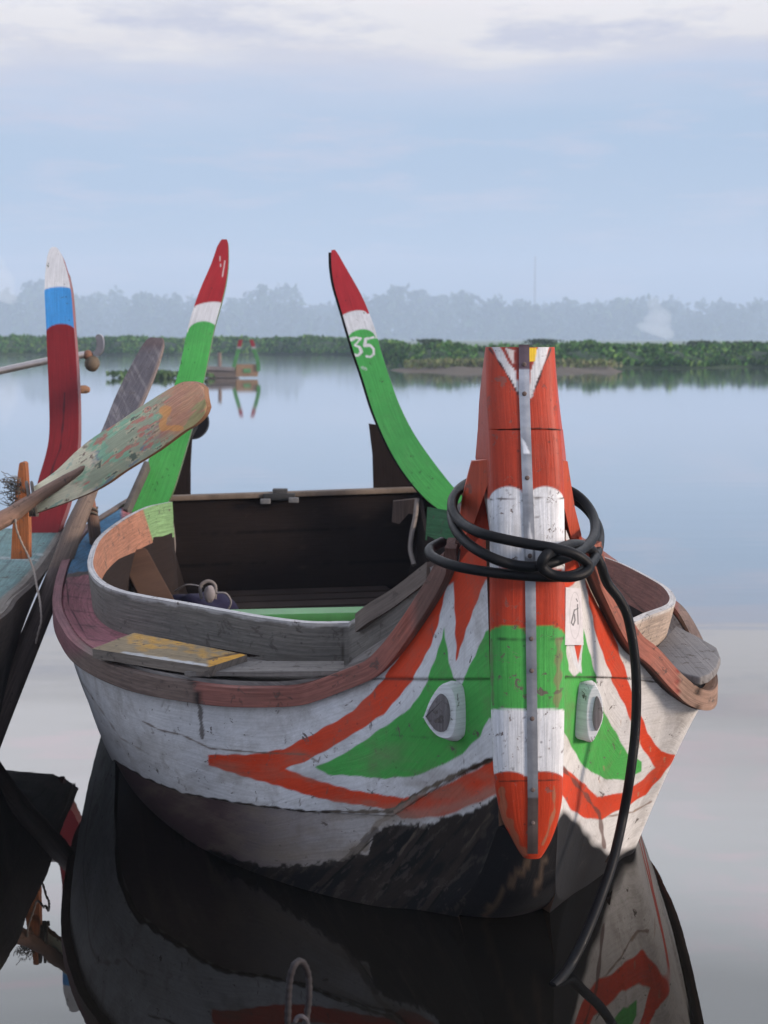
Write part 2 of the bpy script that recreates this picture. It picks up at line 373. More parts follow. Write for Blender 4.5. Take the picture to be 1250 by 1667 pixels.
# ------------------------------------------------------------------ water
def make_water():
    xs = np.r_[-1500, -500, -80, -20, -6, 0, 6, 20, 80, 500, 1500]; ys = np.r_[-40, -6, 0, 3, 6, 10, 20, 45, 100, 300, 1390]
    g = np.stack(np.meshgrid(xs, ys, indexing='ij') + [np.zeros((len(xs), len(ys)))], -1)
    n, m_ = g.shape[:2]; idx = np.arange(n * m_).reshape(n, m_)
    q = np.stack([idx[:-1, :-1], idx[1:, :-1], idx[1:, 1:], idx[:-1, 1:]], -1).reshape(-1, 4)
    m = bpy.data.materials.new('calm_lake_water'); m.use_nodes = True; t = m.node_tree; t.nodes.clear()
    geo = N(t, 'ShaderNodeNewGeometry'); pos = geo.outputs['Position']
    def nz(sc, ms, det=3):
        mp = N(t, 'ShaderNodeMapping'); mp.inputs['Scale'].default_value = ms; L(t, pos, mp.inputs[0])
        n = N(t, 'ShaderNodeTexNoise', i_Scale=sc, i_Detail=det, i_Roughness=.5); L(t, mp.outputs[0], n.inputs['Vector']); return n.outputs['Fac']
    h = mathn(t, 'ADD', mathn(t, 'MULTIPLY', nz(1.6, (.5, 1.6, 1), 2), .6), mathn(t, 'MULTIPLY', nz(7, (.5, 1.3, 1)), .06))
    bm = N(t, 'ShaderNodeBump', i_Strength=1.0, i_Distance=.0016); L(t, h, bm.inputs['Height'])
    # grazing-angle reflectance
    dt = N(t, 'ShaderNodeVectorMath', operation='DOT_PRODUCT'); L(t, geo.outputs['Incoming'], dt.inputs[0]); L(t, bm.outputs[0], dt.inputs[1])
    cs = mathn(t, 'ABSOLUTE', dt.outputs['Value'])
    fr = ramp(t, [(0, (.97,) * 3), (.04, (.93,) * 3), (.10, (.84,) * 3), (.16, (.70,) * 3), (.21, (.55,) * 3), (.275, (.33,) * 3), (.34, (.20,) * 3), (.40, (.095,) * 3), (.48, (.06,) * 3), (.6, (.05,) * 3), (1, (.03,) * 3)])
    L(t, cs, fr.inputs[0])
    gl = N(t, 'ShaderNodeBsdfGlossy', i_Roughness=.012); sy = N(t, 'ShaderNodeSeparateXYZ'); L(t, pos, sy.inputs[0]); mr = N(t, 'ShaderNodeMapRange', clamp=True); mr.inputs[1].default_value = 8; mr.inputs[2].default_value = 60; mr.inputs[3].default_value = .012; mr.inputs[4].default_value = .07; L(t, sy.outputs['Y'], mr.inputs[0]); L(t, mr.outputs[0], gl.inputs['Roughness']); gl.inputs['Color'].default_value = (1, 1, 1, 1); L(t, bm.outputs[0], gl.inputs['Normal'])
    df = N(t, 'ShaderNodeBsdfDiffuse'); df.inputs['Color'].default_value = (.0055, .005, .004, 1)
    mx = N(t, 'ShaderNodeMixShader'); L(t, fr.outputs[0], mx.inputs[0]); L(t, df.outputs[0], mx.inputs[1]); L(t, gl.outputs[0], mx.inputs[2])
    o = N(t, 'ShaderNodeOutputMaterial'); L(t, mx.outputs[0], o.inputs[0])
    ob = mesh('water', g.reshape(-1, 3), q, m); tag(ob, kind='structure', label='calm grey blue lake water')
make_water()

# ------------------------------------------------------------------ main boat
BOW = np.array((.29, 2.78)); AX = np.array((-.20, .98)); RT = np.array((.98, .20))
def W(s, t, z): q = BOW + AX * s + RT * t; return np.array((q[0], q[1], z))
boat = empty('wooden_rowing_boat', (-.05, 4.1, 0), 'large wooden boat with orange, green and white bow, carved eyes and two tall green horns', 'boat')

C0L = K([(797, 862, 2.80), (745, 930, 2.90), (690, 1020, 2.98), (640, 1080, 3.04), (590, 1108, 3.07), (500, 1138, None, .43), (400, 1143, None, .43),
         (315, 1135, None, .43), (225, 1117, None, .43), (154, 1085, None, .43), (120, 1050, None, .43), (104, 1000, None, .435), W(2.15, -.88, .46), W(2.6, -.82, .49), W(3.0, -.70, .52), W(3.35, -.56, .56)])
C3L = K([(812, 1345, 2.775), (765, 1450, 2.90), (690, 1483, None, 0.0), (610, 1475, None, 0), (520, 1455, None, 0), (440, 1430, None, 0), (370, 1402, None, 0),
         (310, 1370, None, 0), (255, 1328, None, 0), (215, 1285, None, 0), (197, 1250, None, 0), W(1.72, -.775, 0), W(2.15, -.77, 0), W(2.6, -.70, 0), W(3.0, -.55, 0), W(3.35, -.38, 0)])
C0R = K([(918, 862, 2.80), (950, 943, 2.88), (975, 995, 2.93), (1009, 1053, 2.98), (1040, 1080, 3.02), (1086, 1128, 3.08), (1133, 1153, 3.14),
         (1140, 1118, 3.30), W(1.1, .74, .41), W(1.6, .83, .39), W(2.0, .87, .41), W(2.35, .87, .44), W(2.65, .80, .47), W(2.9, .72, .5), W(3.1, .64, .53), W(3.35, .56, .56)])
C3R = K([(908, 1345, 2.775), (905, 1450, 2.90), (925, 1462, None, 0), (958, 1440, None, 0), (985, 1420, None, 0), (1012, 1398, None, 0), (1035, 1375, None, 0),
         W(.95, .56, 0), W(1.25, .64, 0), W(1.6, .70, 0), W(2.0, .73, 0), W(2.35, .70, 0), W(2.65, .62, 0), W(2.9, .55, 0), W(3.1, .47, 0), W(3.35, .38, 0)])
def hull_grid(c0, c3, side, nu, nv):
    # denser near the bow where the painting is
    tt = (len(c0) - 1) * np.linspace(0, 1, nu) ** 1.35
    A = spline(c0, nu, tt); B = spline(c3, nu, tt)
    v = np.linspace(0, 1, nv)[None, :, None]
    T = norm(np.gradient(A, axis=0) + np.gradient(B, axis=0)); D = B - A
    n = norm(np.cross(T, D)) * side
    bul = (np.interp(tt, [0, 2, 5, 8, 10, 16], [0, .04, .07, .05, .012, .02]) if side > 0 else np.interp(tt, [0, 2, 4, 5.5, 7, 16], [0, .04, .035, .0, .0, .02]))[:, None, None]
    g = A[:, None] * (1 - v) + B[:, None] * v + n[:, None] * bul * 4 * v * (1 - v) * (1 - .3 * v)
    low = np.linspace(0, 1, 7)[1:]
    fs = np.clip((tt - 1.0) / 2.0, .02, 1)[:, None]
    ext = np.stack([B + (np.array((0, 0, -.16)) - n * .10) * l * fs for l in low], 1)
    return np.concatenate([g, ext], 1), tt
def spray(c, px, py, amt):  # fine random mottling so that paint edges are never perfect
    return np.clip(c * (1 + amt * RNG.standard_normal(px.shape + (1,))), 0, 1)

# left side
def nse(x, y, s, seed):
    x, y = np.broadcast_arrays(x, y); r = np.zeros(x.shape); rg = np.random.default_rng(seed)
    for k in range(5):
        gx = rg.random((64, 64)); fx = (np.abs(x) / s * 2 ** k) % 63; fy = (np.abs(y) / s * 2 ** k) % 63; i = fx.astype(int); j = fy.astype(int); u = fx - i; w_ = fy - j; u = u * u * (3 - 2 * u); w_ = w_ * w_ * (3 - 2 * w_)
        r += (gx[i, j] * (1 - u) * (1 - w_) + gx[(i + 1) % 64, j] * u * (1 - w_) + gx[i, (j + 1) % 64] * (1 - u) * w_ + gx[(i + 1) % 64, (j + 1) % 64] * u * w_) / 1.7 ** k
    return r / 2.3
gL, ttL = hull_grid(C0L, C3L, 1.0, 620, 190)
nrm = np.cross(np.gradient(gL, axis=0), np.gradient(gL, axis=1)); 
sgnL = 1.0 if (nrm[100, 60] @ np.array((-.6, -.8, 0))) > 0 else -1.0
px, py = proj(gL)
cL = np.broadcast_to(WHITE, gL.shape).copy()
zL = gL[..., 2]
# lap of the lower strakes: from (190,1240) to the stem
lap = np.array([(60, 1180), (190, 1240), (240, 1268), (300, 1292), (400, 1310), (500, 1322), (640, 1328), (700, 1290), (800, 1236), (830, 1225)])
lapy = np.interp(px, lap[:, 0], lap[:, 1])
low = np.clip((py - lapy) / 3 + .5, 0, 1)[..., None]
front = np.clip((px - 640) / 10, 0, 1)[..., None]
cL = cL * (1 - low * (1 - front)) + np.array((.38, .365, .35)) * low * (1 - front)
mar = np.clip((600 - px) / 240, 0, 1)[..., None] * low
cL = cL * (1 - .93 * mar) + np.array((.055, .027, .032)) * .93 * mar
# paintwork
cL = fill(cL, px, py, [(738, 930), (715, 960), (697, 973), (678, 1015), (665, 1060), (630, 1104), (576, 1159), (516, 1193), (462, 1219), (400, 1227), (340, 1226), (343, 1243), (402, 1263),
                       (502, 1293), (556, 1305), (631, 1316), (655, 1333), (722, 1329), (768, 1310), (812, 1292), (815, 1232), (743, 1269), (702, 1289), (660, 1297), (576, 1286), (506, 1265), (467, 1250),
                       (506, 1236), (556, 1208), (626, 1164), (677, 1105), (706, 1052), (722, 1007), (737, 935)], ORANGE)
cL = fill(cL, px, py, [(729, 1023), (714, 1073), (697, 1115), (672, 1152), (606, 1198), (560, 1228), (516, 1248), (536, 1260), (626, 1266), (675, 1263), (714, 1248), (756, 1227), (785, 1198),
                       (800, 1168), (812, 1168), (812, 1020), (797, 1027), (781, 1065), (762, 1102), (753, 1122), (745, 1106), (737, 1077)], GREEN)
cL = fill(cL, px, py, [(744, 925), (830, 850), (830, 940), (797, 940), (775, 1000), (749, 1073), (747, 1000)], ORANGE)
cL = fill(cL, px, py, [(720, 960), (745, 900), (830, 800), (830, 940), (750, 945)], ORANGE)
# white-grey band and bare lap above the tar
cL = stroke(cL, px, py, [(600, 1322), (640, 1316), (690, 1285), (740, 1262), (805, 1236)], 3.0, (.07, .055, .04), 1.3)
cL = stroke(cL, px, py, [(596, 1382), (606, 1350), (640, 1322), (690, 1290)], 3.5, (.20, .17, .14), 1.8, .8)
tary = np.interp(px, [120, 200, 250, 330, 400, 460, 560, 600, 612, 640, 700, 760, 812, 840], [1240, 1290, 1335, 1378, 1400, 1410, 1406, 1388, 1356, 1340, 1338, 1322, 1296, 1270])
jag = 26 * (nse(px + py * .5, py * .6 + 200, 60, 21) - .5) + 20 * (nse(px * .8, py + 50, 9, 22) - .5)
tf = np.clip((py - tary - jag) / 4 + .5, 0, 1)[..., None]; tf[:, 190:] = 1
cL = cL * (1 - tf) + TAR * tf
gb = np.exp(-((py - tary + 14 - jag * .5) / 12) ** 2)[..., None] * np.clip((px - 380) / 80, 0, 1)[..., None] * (py > 1270)[..., None]
cL = cL * (1 - .55 * gb) + np.array((.26, .22, .18)) * .55 * gb
for a, b in (((612, 1352), (520, 1440)), ((690, 1345), (600, 1470)), ((800, 1330), (690, 1480)), ((845, 1400), (760, 1490))):
    cL = stroke(cL, px, py, [a, b], 5, (.032, .024, .019), .6, .7); cL = stroke(cL, px, py, [(a[0] + 5, a[1] + 4), (b[0] + 5, b[1] + 4)], 1.2, (.002, .002, .002), .3)
    cL = stroke(cL, px, py, [(a[0] - 4, a[1] - 4), (a[0] * .6 + b[0] * .4 - 4, a[1] * .6 + b[1] * .4 - 4)], 1.6, (.11, .085, .065), .8, .7)
dg = nse((px + py * .9) * .9 + 300, (py - px * .6) * .22 + 900, 26, 61); dm_ = np.clip((dg - .47) / .12, 0, 1)[..., None] * tf; cL = cL * (1 - .7 * dm_) + np.array((.024, .018, .014)) * .7 * dm_
dg = nse((px + py * .9) * 1.4 + 700, (py - px * .6) * .5 + 900, 14, 62); dm_ = np.clip((dg - .60) / .05, 0, 1)[..., None] * tf; cL = cL * (1 - .5 * dm_) + np.array((.06, .05, .042)) * .5 * dm_
# seams and cracks
cL = stroke(cL, px, py, [(560, 1107), (690, 1106), (760, 1105), (800, 1104)], 1.1, SEAM)
cL = stroke(cL, px, py, [(640, 1320), (500, 1320), (400, 1307), (300, 1290), (240, 1266), (190, 1238)], 2.3, SEAM * .7, .7)
cL = stroke(cL, px, py, [(235, 1172), (262, 1186), (300, 1195), (345, 1217), (430, 1224), (500, 1228), (520, 1240)], 1.2, (.12, .085, .06), .3, .85)
cL = stroke(cL, px, py, [(130, 1100), (200, 1200), (245, 1225)], .8, (.2, .16, .13), .4, .6)
cL = stroke(cL, px, py, [(316, 1100), (320, 1135), (328, 1152), (333, 1200)], 2.6, (.055, .04, .035), 1.2, .8)
cL = stroke(cL, px, py, [(640, 1196), (700, 1200), (745, 1192)], .7, (.04, .12, .04), .4, .7)
for k in range(34):
    x0 = RNG.uniform(130, 780); y0 = RNG.uniform(1110, 1300); l = RNG.uniform(3, 12)
    cL = stroke(cL, px, py, [(x0, y0), (x0 + RNG.uniform(-4, 4), y0 + l)], RNG.uniform(.4, 1.1), (.10, .08, .065), .3, .7)
gm = np.clip((nse(px * .45 + 400, py + 300, 30, 33) - .47) / .25, 0, 1) * np.clip((py - 1120) / 160, 0, 1) * (1 - tf[..., 0]); cL = cL * (1 - .45 * gm[..., None]) + np.array((.20, .165, .125)) * .45 * gm[..., None]
aft = np.clip((ttL - 11.2) / .2, 0, 1)[:, None, None]; vv_ = np.clip((np.arange(gL.shape[1]) - 185) / 14, 0, 1)[None, :, None]
cL = cL * (1 - aft) + (WHITE * (1 - vv_) + np.array((.06, .035, .038)) * vv_) * aft
cL = spray(cL, px, py, .035)
# real lap steps in the planking
step = .006 * np.clip((lapy - py) / 2, 0, 1) * (ttL < 12)[:, None] + .004 * np.clip((1105 - py) / 2, 0, 1) * np.clip((px - 560) / 30, 0, 1)
gL = gL + norm(nrm) * sgnL * step[..., None]
hl = slab('hull_side', gL, .022, M_HULL, boat, cL, np.broadcast_to(DARK * 1.6, gL.shape), np.broadcast_to(BROWN, gL.shape), flip=(sgnL < 0))

# right side
gR, ttR = hull_grid(C0R, C3R, -1.0, 520, 190)
nrm = np.cross(np.gradient(gR, axis=0), np.gradient(gR, axis=1)); sgnR = 1.0 if (nrm[100, 60] @ np.array((.8, -.6, 0))) > 0 else -1.0
px, py = proj(gR)
cR = np.broadcast_to(WHITE * np.array((1.02, .98, .93)), gR.shape).copy()
cR = fill(cR, px, py, [(905, 1340), (916, 1318), (940, 1338), (962, 1368), (1000, 1392), (1022, 1382), (1050, 1370), (1060, 1500), (860, 1520), (860, 1340)], TAR, 5, 3); cR[:, 190:] = TAR
cR = fill(cR, px, py, [(951, 945), (951, 957), (968, 1036), (993, 1102), (1022, 1160), (1039, 1206), (1066, 1250), (1047, 1269), (1018, 1289), (972, 1298), (951, 1277), (934, 1262), (916, 1246), (900, 1240), (900, 1290), (916, 1294), (930, 1319), (955, 1333),
                       (980, 1333), (1018, 1314), (1051, 1294), (1076, 1264), (1090, 1246), (1099, 1229), (1076, 1223), (1055, 1194), (1034, 1140), (1014, 1086), (989, 1011), (966, 950)], ORANGE)
cR = fill(cR, px, py, [(900, 1020), (918, 1040), (922, 1090), (932, 1100), (941, 1094), (945, 1040), (947, 1023), (956, 1060), (968, 1102), (984, 1160), (1005, 1198), (1022, 1227), (1045, 1240), (1044, 1256), (1022, 1269), (984, 1268), (951, 1249), (930, 1216), (918, 1190), (900, 1180)], GREEN)
cR = fill(cR, px, py, [(919, 1042), (945, 1042), (943, 1094), (932, 1082)], WHITE)
cR = fill(cR, px, py, [(931, 1046), (944, 1046), (938, 1080)], ORANGE, .6, .3)
cR = fill(cR, px, py, [(900, 840), (945, 930), (930, 953), (918, 960), (900, 960)], ORANGE)
cR = stroke(cR, px, py, [(918, 1101), (990, 1102), (1040, 1107), (1080, 1112), (1120, 1116)], 1.1, SEAM, .2)
cR = stroke(cR, px, py, [(916, 1250), (950, 1290), (975, 1325), (985, 1380)], 2.6, (.10, .05, .04), 1.0, .8)
cR = stroke(cR, px, py, [(985, 1330), (1030, 1322), (1060, 1305)], 1.2, (.2, .13, .10), .4, .8)
for k in range(20):
    x0 = RNG.uniform(960, 1130); y0 = RNG.uniform(1110, 1320); l = RNG.uniform(3, 12)
    cR = stroke(cR, px, py, [(x0, y0), (x0 + RNG.uniform(-3, 3), y0 + l)], RNG.uniform(.5, 1.2), (.35, .24, .15), .3, .6)
aft = np.clip((ttR - 7.4) / .2, 0, 1)[:, None, None]; vv_ = np.clip((np.arange(gR.shape[1]) - 140) / 14, 0, 1)[None, :, None]
cR = cR * (1 - aft) + (WHITE * (1 - vv_) + np.array((.06, .035, .038)) * vv_) * aft
cR = spray(cR, px, py, .035)
step = .004 * np.clip((1104 - py) / 2, 0, 1)
gR = gR + norm(nrm) * sgnR * step[..., None]
slab('hull_side', gR, .022, M_HULL, boat, cR, np.broadcast_to(DARK * 1.6, gR.shape), np.broadcast_to(BROWN, gR.shape), flip=(sgnR < 0))

# underside forefoot closing the two sides below the stem
ff = []
kk = np.linspace(0, 2.2, 24)
A = spline(C3L, 24, kk); B = spline(C3R, 24, kk); f = np.linspace(0, 1, 20)
g = A[:, None] * (1 - f[None, :, None]) + B[:, None] * f[None, :, None]
g[..., 2] -= (.02 * np.sin(np.pi * f))[None, :]
g[..., 1] -= (.035 * np.sin(np.pi * f))[None, :] * np.linspace(.2, 1, 24)[:, None]
ext = np.concatenate([g] + [g[-1:] + np.array((0, 0.05 * q, -.05 * q)) for q in range(1, 4)], 0)
nn = np.cross(np.gradient(ext, axis=0), np.gradient(ext, axis=1))[5, 5]
pxx, pyy = proj(ext); cF = np.broadcast_to(TAR * 1.3, ext.shape).copy()
cF = stroke(cF, pxx, pyy, [(862, 1398), (830, 1440), (790, 1490)], 5, (.09, .06, .04), 1.5, .8)
cF = stroke(cF, pxx, pyy, [(890, 1390), (870, 1460)], 3, (.10, .07, .05), 1.5, .7)
slab('forefoot', ext, .02, M_HULL, boat, cF, flip=(nn[1] > 0))

# stem post: a rounded log, painted in bands
srows = [(565, 790, 902, 2.800), (640, 790, 906, 2.775), (700, 794, 911, 2.758), (702, 794, 912, 2.755), (760, 796, 916, 2.745), (850, 797, 918, 2.735), (1000, 797, 919, 2.725), (1150, 799, 918, 2.722),
         (1250, 803, 916, 2.73), (1300, 809, 914, 2.738), (1335, 818, 907, 2.748), (1362, 832, 897, 2.758), (1380, 842, 887, 2.768), (1388, 848, 881, 2.775)]
srows = spline(np.array(srows, float), 500)
nj = 96; G = []
for (y, xl, xr, Y) in srows:
    l = P(xl, y, Y + .035); r = P(xr, y, Y + .035)
    e = np.clip((y - 565) / 180, 0, 1) if y < 745 else max(0, 1 - (y - 745) / 120)
    bl = P(xl - 22 * e, y, Y + .16); br = P(xr + 6 * e, y, Y + .16)
    fr = []
    th = np.linspace(0, np.pi, nj - 24)
    mid = (l + r) / 2; hw = (r - l) / 2
    for a in th:
        cx = -math.copysign(abs(math.cos(a)) ** .72, math.cos(a)); cy = abs(math.sin(a)) ** .62
        fr.append(mid + hw * cx + np.array((0, -.036, 0)) * cy)
    lf = [bl + (l - bl) * q for q in np.linspace(0, 1, 13)[:-1]]; rt = [r + (br - r) * q for q in np.linspace(0, 1, 13)[1:]]
    G.append(lf + fr + rt)
G = np.array(G); px, py = proj(G)
# step at the scarf joint under the head, shallow dished lip above
st_ = np.clip((700 - py) / 2, 0, 1)
G[..., 1] -= (st_ * .004 * np.exp(-((px - 850) / 60) ** 2))
cS = np.broadcast_to(ORANGE * np.array((.72, .80, 1.0)), G.shape).copy()
def band(c, y0, y1, colr, a0=0, a1=0, soft=1.2):
    cx = (px - 857) / 60; lobe = np.abs(np.sin(np.clip(cx, -1, 1) * np.pi)) ** .5
    t0 = y0 - a0 * lobe; t1 = y1 - a1 * lobe
    f = (np.clip((py - t0) / (2 * soft) + .5, 0, 1) * np.clip((t1 - py) / (2 * soft) + .5, 0, 1))[..., None]
    return c * (1 - f) + np.array(colr) * f
cS = band(cS, 930, 1030, ORANGE * .80, 14, 12)
cS = band(cS, 812, 930, WHITE * 1.25, 20, 6)
cS = band(cS, 1030, 1156, GREEN, 12, 0)
cS = band(cS, 1156, 1268, WHITE * 1.18, 2, 12)
cS = band(cS, 1268, 1420, ORANGE * .82, 12, 0)
cS = fill(cS, px, py, [(797, 560), (813, 562), (828, 592), (840, 606), (849, 650), (846, 646), (822, 604)], WHITE)
cS = fill(cS, px, py, [(876, 562), (896, 560), (882, 604), (864, 648), (858, 640), (864, 606)], WHITE)
cS = fill(cS, px, py, [(813, 555), (876, 555), (864, 600), (857, 612), (843, 606), (828, 590)], (.22, .03, .02))
cS = fill(cS, px, py, [(857, 566), (873, 566), (870, 588), (857, 590)], (.75, .50, .03))
cS = fill(cS, px, py, [(822, 566), (838, 570), (836, 592), (828, 582)], (.55, .5, .48))
cS = stroke(cS, px, py, [(797, 568), (822, 604), (846, 646)], 1.1, (.05, .02, .02), .5)
cS = stroke(cS, px, py, [(896, 568), (882, 604), (864, 648)], 1.1, (.05, .02, .02), .5)
cS = stroke(cS, px, py, [(810, 700), (850, 698), (880, 697), (912, 700)], 1.3, (.06, .015, .01), .4)
cS = stroke(cS, px, py, [(797, 813), (850, 811), (917, 811)], .8, (.12, .10, .09), .3)
cS = stroke(cS, px, py, [(800, 1041), (850, 1040), (917, 1039)], 1.0, (.02, .07, .02), .3)
cS = stroke(cS, px, py, [(812, 1272), (910, 1270)], .9, (.10, .02, .01), .3)
cS = stroke(cS, px, py, [(909, 1042), (907, 1150)], 5, (.22, .12, .09), 1.5, .6)
cS = stroke(cS, px, py, [(800, 1045), (803, 1150)], 2.2, (.12, .15, .08), 1.0, .6)
cS = stroke(cS, px, py, [(818, 1290), (822, 1330), (850, 1388)], 6, (.28, .14, .08), 2.0, .6)
cS = stroke(cS, px, py, [(902, 1280), (903, 1320), (884, 1375)], 2, (.28, .14, .08), 1.0, .7)
for k in range(46):
    x0 = RNG.uniform(800, 915); y0 = RNG.uniform(790, 930) if k < 18 else RNG.uniform(1040, 1270)
    cS = stroke(cS, px, py, [(x0, y0), (x0 + RNG.uniform(-8, 8), y0 + RNG.uniform(-1, 6))], RNG.uniform(.3, .9), (.12, .10, .09), .3, .7)
cS = spray(cS, px, py, .03)
nn = np.cross(np.gradient(G, axis=0), np.gradient(G, axis=1))[100, 48]
topc = G[0].mean(0); 
# close the log behind with thickness-free back wall
Gc = np.concatenate([G, G[:, :1]], 1); cc = np.concatenate([cS, cS[:, :1]], 1)
n_, m_ = Gc.shape[:2]; idx = np.arange(n_ * m_).reshape(n_, m_)
q = np.stack([idx[:-1, :-1], idx[1:, :-1], idx[1:, 1:], idx[:-1, 1:]], -1).reshape(-1, 4)
if nn[1] > 0: q = q[:, ::-1]
V = np.vstack([Gc.reshape(-1, 3), topc + np.array((0, .01, -.015)), G[-1].mean(0)]); Fq = q.tolist(); a = n_ * m_
for k in range(m_ - 1):
    Fq.append([a, int(idx[0, k]), int(idx[0, k + 1])]); Fq.append([a + 1, int(idx[-1, k + 1]), int(idx[-1, k])])
C = np.vstack([cc.reshape(-1, 3), [[.12, .03, .02]], [[.1, .05, .03]]])
arc = np.r_[0, np.cumsum(np.linalg.norm(np.diff(Gc[n_ // 2], axis=0), axis=1))]; hh = np.r_[0, np.cumsum(np.linalg.norm(np.diff(Gc[:, 48], axis=0), axis=1))]
U = np.vstack([np.stack([np.repeat(hh, m_), np.tile(arc, n_)], 1), [[0, 0], [0, 0]]])
stem = mesh('stem_post', V, Fq, M_STEM, boat, C, U)
# the metal strip nailed down the middle of the stem
sx = [(559, 853), (640, 853.5), (760, 857.5), (880, 862), (960, 863.5), (1150, 866), (1300, 867.5), (1394, 867)]
SG = []; SC = []
midc = G[:, 12:84].reshape(-1, 3); mpx, mpy = proj(midc)
def stemY(x, y): return midc[np.argmin((mpx - x) ** 2 + (mpy - y) ** 2)][1]
for y in np.linspace(561, 1390, 260):
    cx = np.interp(y, [a for a, _ in sx], [b for _, b in sx]); Y = stemY(cx, y) - .0035
    SG.append([P(cx + 8.6 * q, y, Y + .0012 * abs(q)) for q in np.linspace(-1, 1, 8)])
    k = .5 + .5 * math.sin(y * .05) * math.sin(y * .017 + 1)
    base = np.array((.30, .31, .33)) * (.8 + .35 * k)
    if y < 600: base = np.array((.10, .07, .08))
    base = base * (.75 + .5 * nse(np.array([y + 300.0]), np.array([50.0]), 22, 44)[0])
    if y > 1300: base = base * (.55, .42, .36)
    SC.append([base] * 8)
SG = np.array(SG); SC = np.array(SC); px, py = proj(SG)
SC = fill(SC, px, py, [(850, 715), (856, 722), (863, 738), (851, 740)], (.7, .7, .7), .8, .5)
SC = fill(SC, px, py, [(856, 905), (862, 850), (868, 890), (866, 910)], (.7, .7, .7), 1, 2)
nn = np.cross(np.gradient(SG, axis=0), np.gradient(SG, axis=1))[100, 4]
strip = slab('metal_strip', SG, .003, M_METAL, stem, SC, flip=(nn[1] > 0))
nails = []
for y in (593, 641, 778, 905, 1040, 1092, 1170, 1286, 1340):
    cx = np.interp(y, [a for a, _ in sx], [b for _, b in sx]); Y = stemY(cx, y) - .0045
    nails.append((lambda d: mesh('nail', d[0], d[1], M_IRON, stem, d[2], d[3]))(sphere_data(P(cx, y, Y), (.0045, .002, .0045), (.11, .08, .07), 8, 12)))

# boards that flank the stem head
for side, out in (('l', [(795, 748), (768, 751), (759, 785), (751, 820), (745, 882), (752, 905), (766, 868), (795, 786)]), ('r', [(913, 749), (924, 751), (930, 790), (936, 828), (946, 868), (950, 900), (938, 905), (927, 865), (916, 815)])):
    d = []
    ptsl = []
    for (x, y) in out:
        off = (797 - x if side == 'l' else x - 916) / 50
        ptsl.append(P(x, y, 2.79 + .10 * max(0, off) + (.0 if y < 800 else (y - 800) / 100 * .06)))
    o = build('stem_cheek_board', [prism_data(ptsl, np.array((0, .022, 0)), ORANGE * (.85 if side == 'l' else .8) + np.array((.02, .03, .02)))], M_STEM, boat)
    md = o.modifiers.new('b', 'BEVEL'); md.width = .003; md.segments = 2; md.limit_method = 'ANGLE'

for out in ([(797, 770), (790, 800), (752, 885), (744, 935), (797, 945)], [(914, 800), (932, 850), (948, 890), (952, 940), (914, 945)]):
    build('bow_panel', [prism_data([P(x, y, 2.865 + .02 * abs(x - 857) / 100) for x, y in out], np.array((0, .02, 0)), ORANGE * .7)], M_STEM, boat)
# rub rails
def rail(knots, h, colf, side, name='rub_rail', th=.03, n=260):
    A = even(np.array(knots), n); T = norm(np.gradient(A, axis=0)); out = norm(np.cross(T, (0, 0, 1.0))) * side
    up = norm(np.cross(out, T)) * np.sign((np.cross(out, T) @ np.array((0, 0, 1.0))))[:, None]
    hh = np.interp(np.linspace(0, 1, n), [0, 1], [h, h]) if np.isscalar(h) else np.interp(np.linspace(0, 1, n), np.linspace(0, 1, len(h)), h)
    prof = np.array([(0.25, -.03), (.9, -.01), (1, .05), (1.0, .5), (1, .95), (.9, 1.0), (.2, 1.0)])  # outward, up
    prof = spline(prof, 26)
    g = A[:, None] + out[:, None] * (prof[:, 0] * th)[None, :, None] + up[:, None] * (prof[:, 1][None, :] * hh[:, None])[..., None]
    px, py = proj(g); c = colf(px, py, g)
    nn = np.cross(np.gradient(g, axis=0), np.gradient(g, axis=1))[n // 3, 13] @ out[n // 3]
    return slab(name, g, .018, M_WOOD, boat, c, flip=(nn < 0))
def railcolL(px, py, g):
    c = np.broadcast_to(np.array((.30, .125, .10)), g.shape).copy()
    k = np.clip((318 - px) / 3 + .5, 0, 1)[..., None]; c = c * (1 - k) + np.array((.17, .125, .105)) * k
    k = (np.clip((150 - px) / 25, 0, 1) * np.clip((1075 - py) / 20, 0, 1))[..., None]; c = c * (1 - k) + np.array((.20, .085, .095)) * k
    k = np.clip((px - 672) / 8, 0, 1)[..., None]; c = c * (1 - k) + np.array((.15, .085, .07)) * k
    k = np.clip((px - 610) / 60, 0, 1)[..., None] * np.clip((672 - px) / 10, 0, 1)[..., None]; c = c * (1 - .4 * k) + np.array((.40, .09, .05)) * .4 * k
    c = stroke(c, px, py, [(308, 1075), (315, 1100), (322, 1150)], 4, (.03, .022, .02), 1.2)
    return spray(c, px, py, .05)
kl = [P(743, 905, 2.93)] + list(C0L[1:])
rail([P(748, 893, 2.875)] + [p + np.array((0, 0, -.004)) for p in C0L[1:]], [.040, .040, .042, .046, .052, .054, .054, .054, .054, .054, .054], railcolL, -1 if True else 1)
def railcolR(px, py, g):
    c = np.broadcast_to(np.array((.33, .12, .085)), g.shape).copy()
    k = np.clip((px - 1104) / 2, 0, 1)[..., None]; c = c * (1 - k) + np.array((.27, .17, .125)) * k
    c = stroke(c, px, py, [(1104, 1090), (1104, 1150)], 1.5, (.22, .04, .03), .5)
    c = stroke(c, px, py, [(1140, 1095), (1134, 1155)], 2.2, (.05, .03, .02), .8)
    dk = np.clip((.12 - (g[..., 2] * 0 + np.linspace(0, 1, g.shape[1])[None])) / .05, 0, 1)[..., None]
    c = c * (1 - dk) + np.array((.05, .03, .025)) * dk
    return spray(c, px, py, .05)
rail([P(938, 890, 2.865)] + list(C0R[1:]), [.038, .042, .048, .055, .057, .057, .057, .057, .057], railcolR, 1, th=.032)

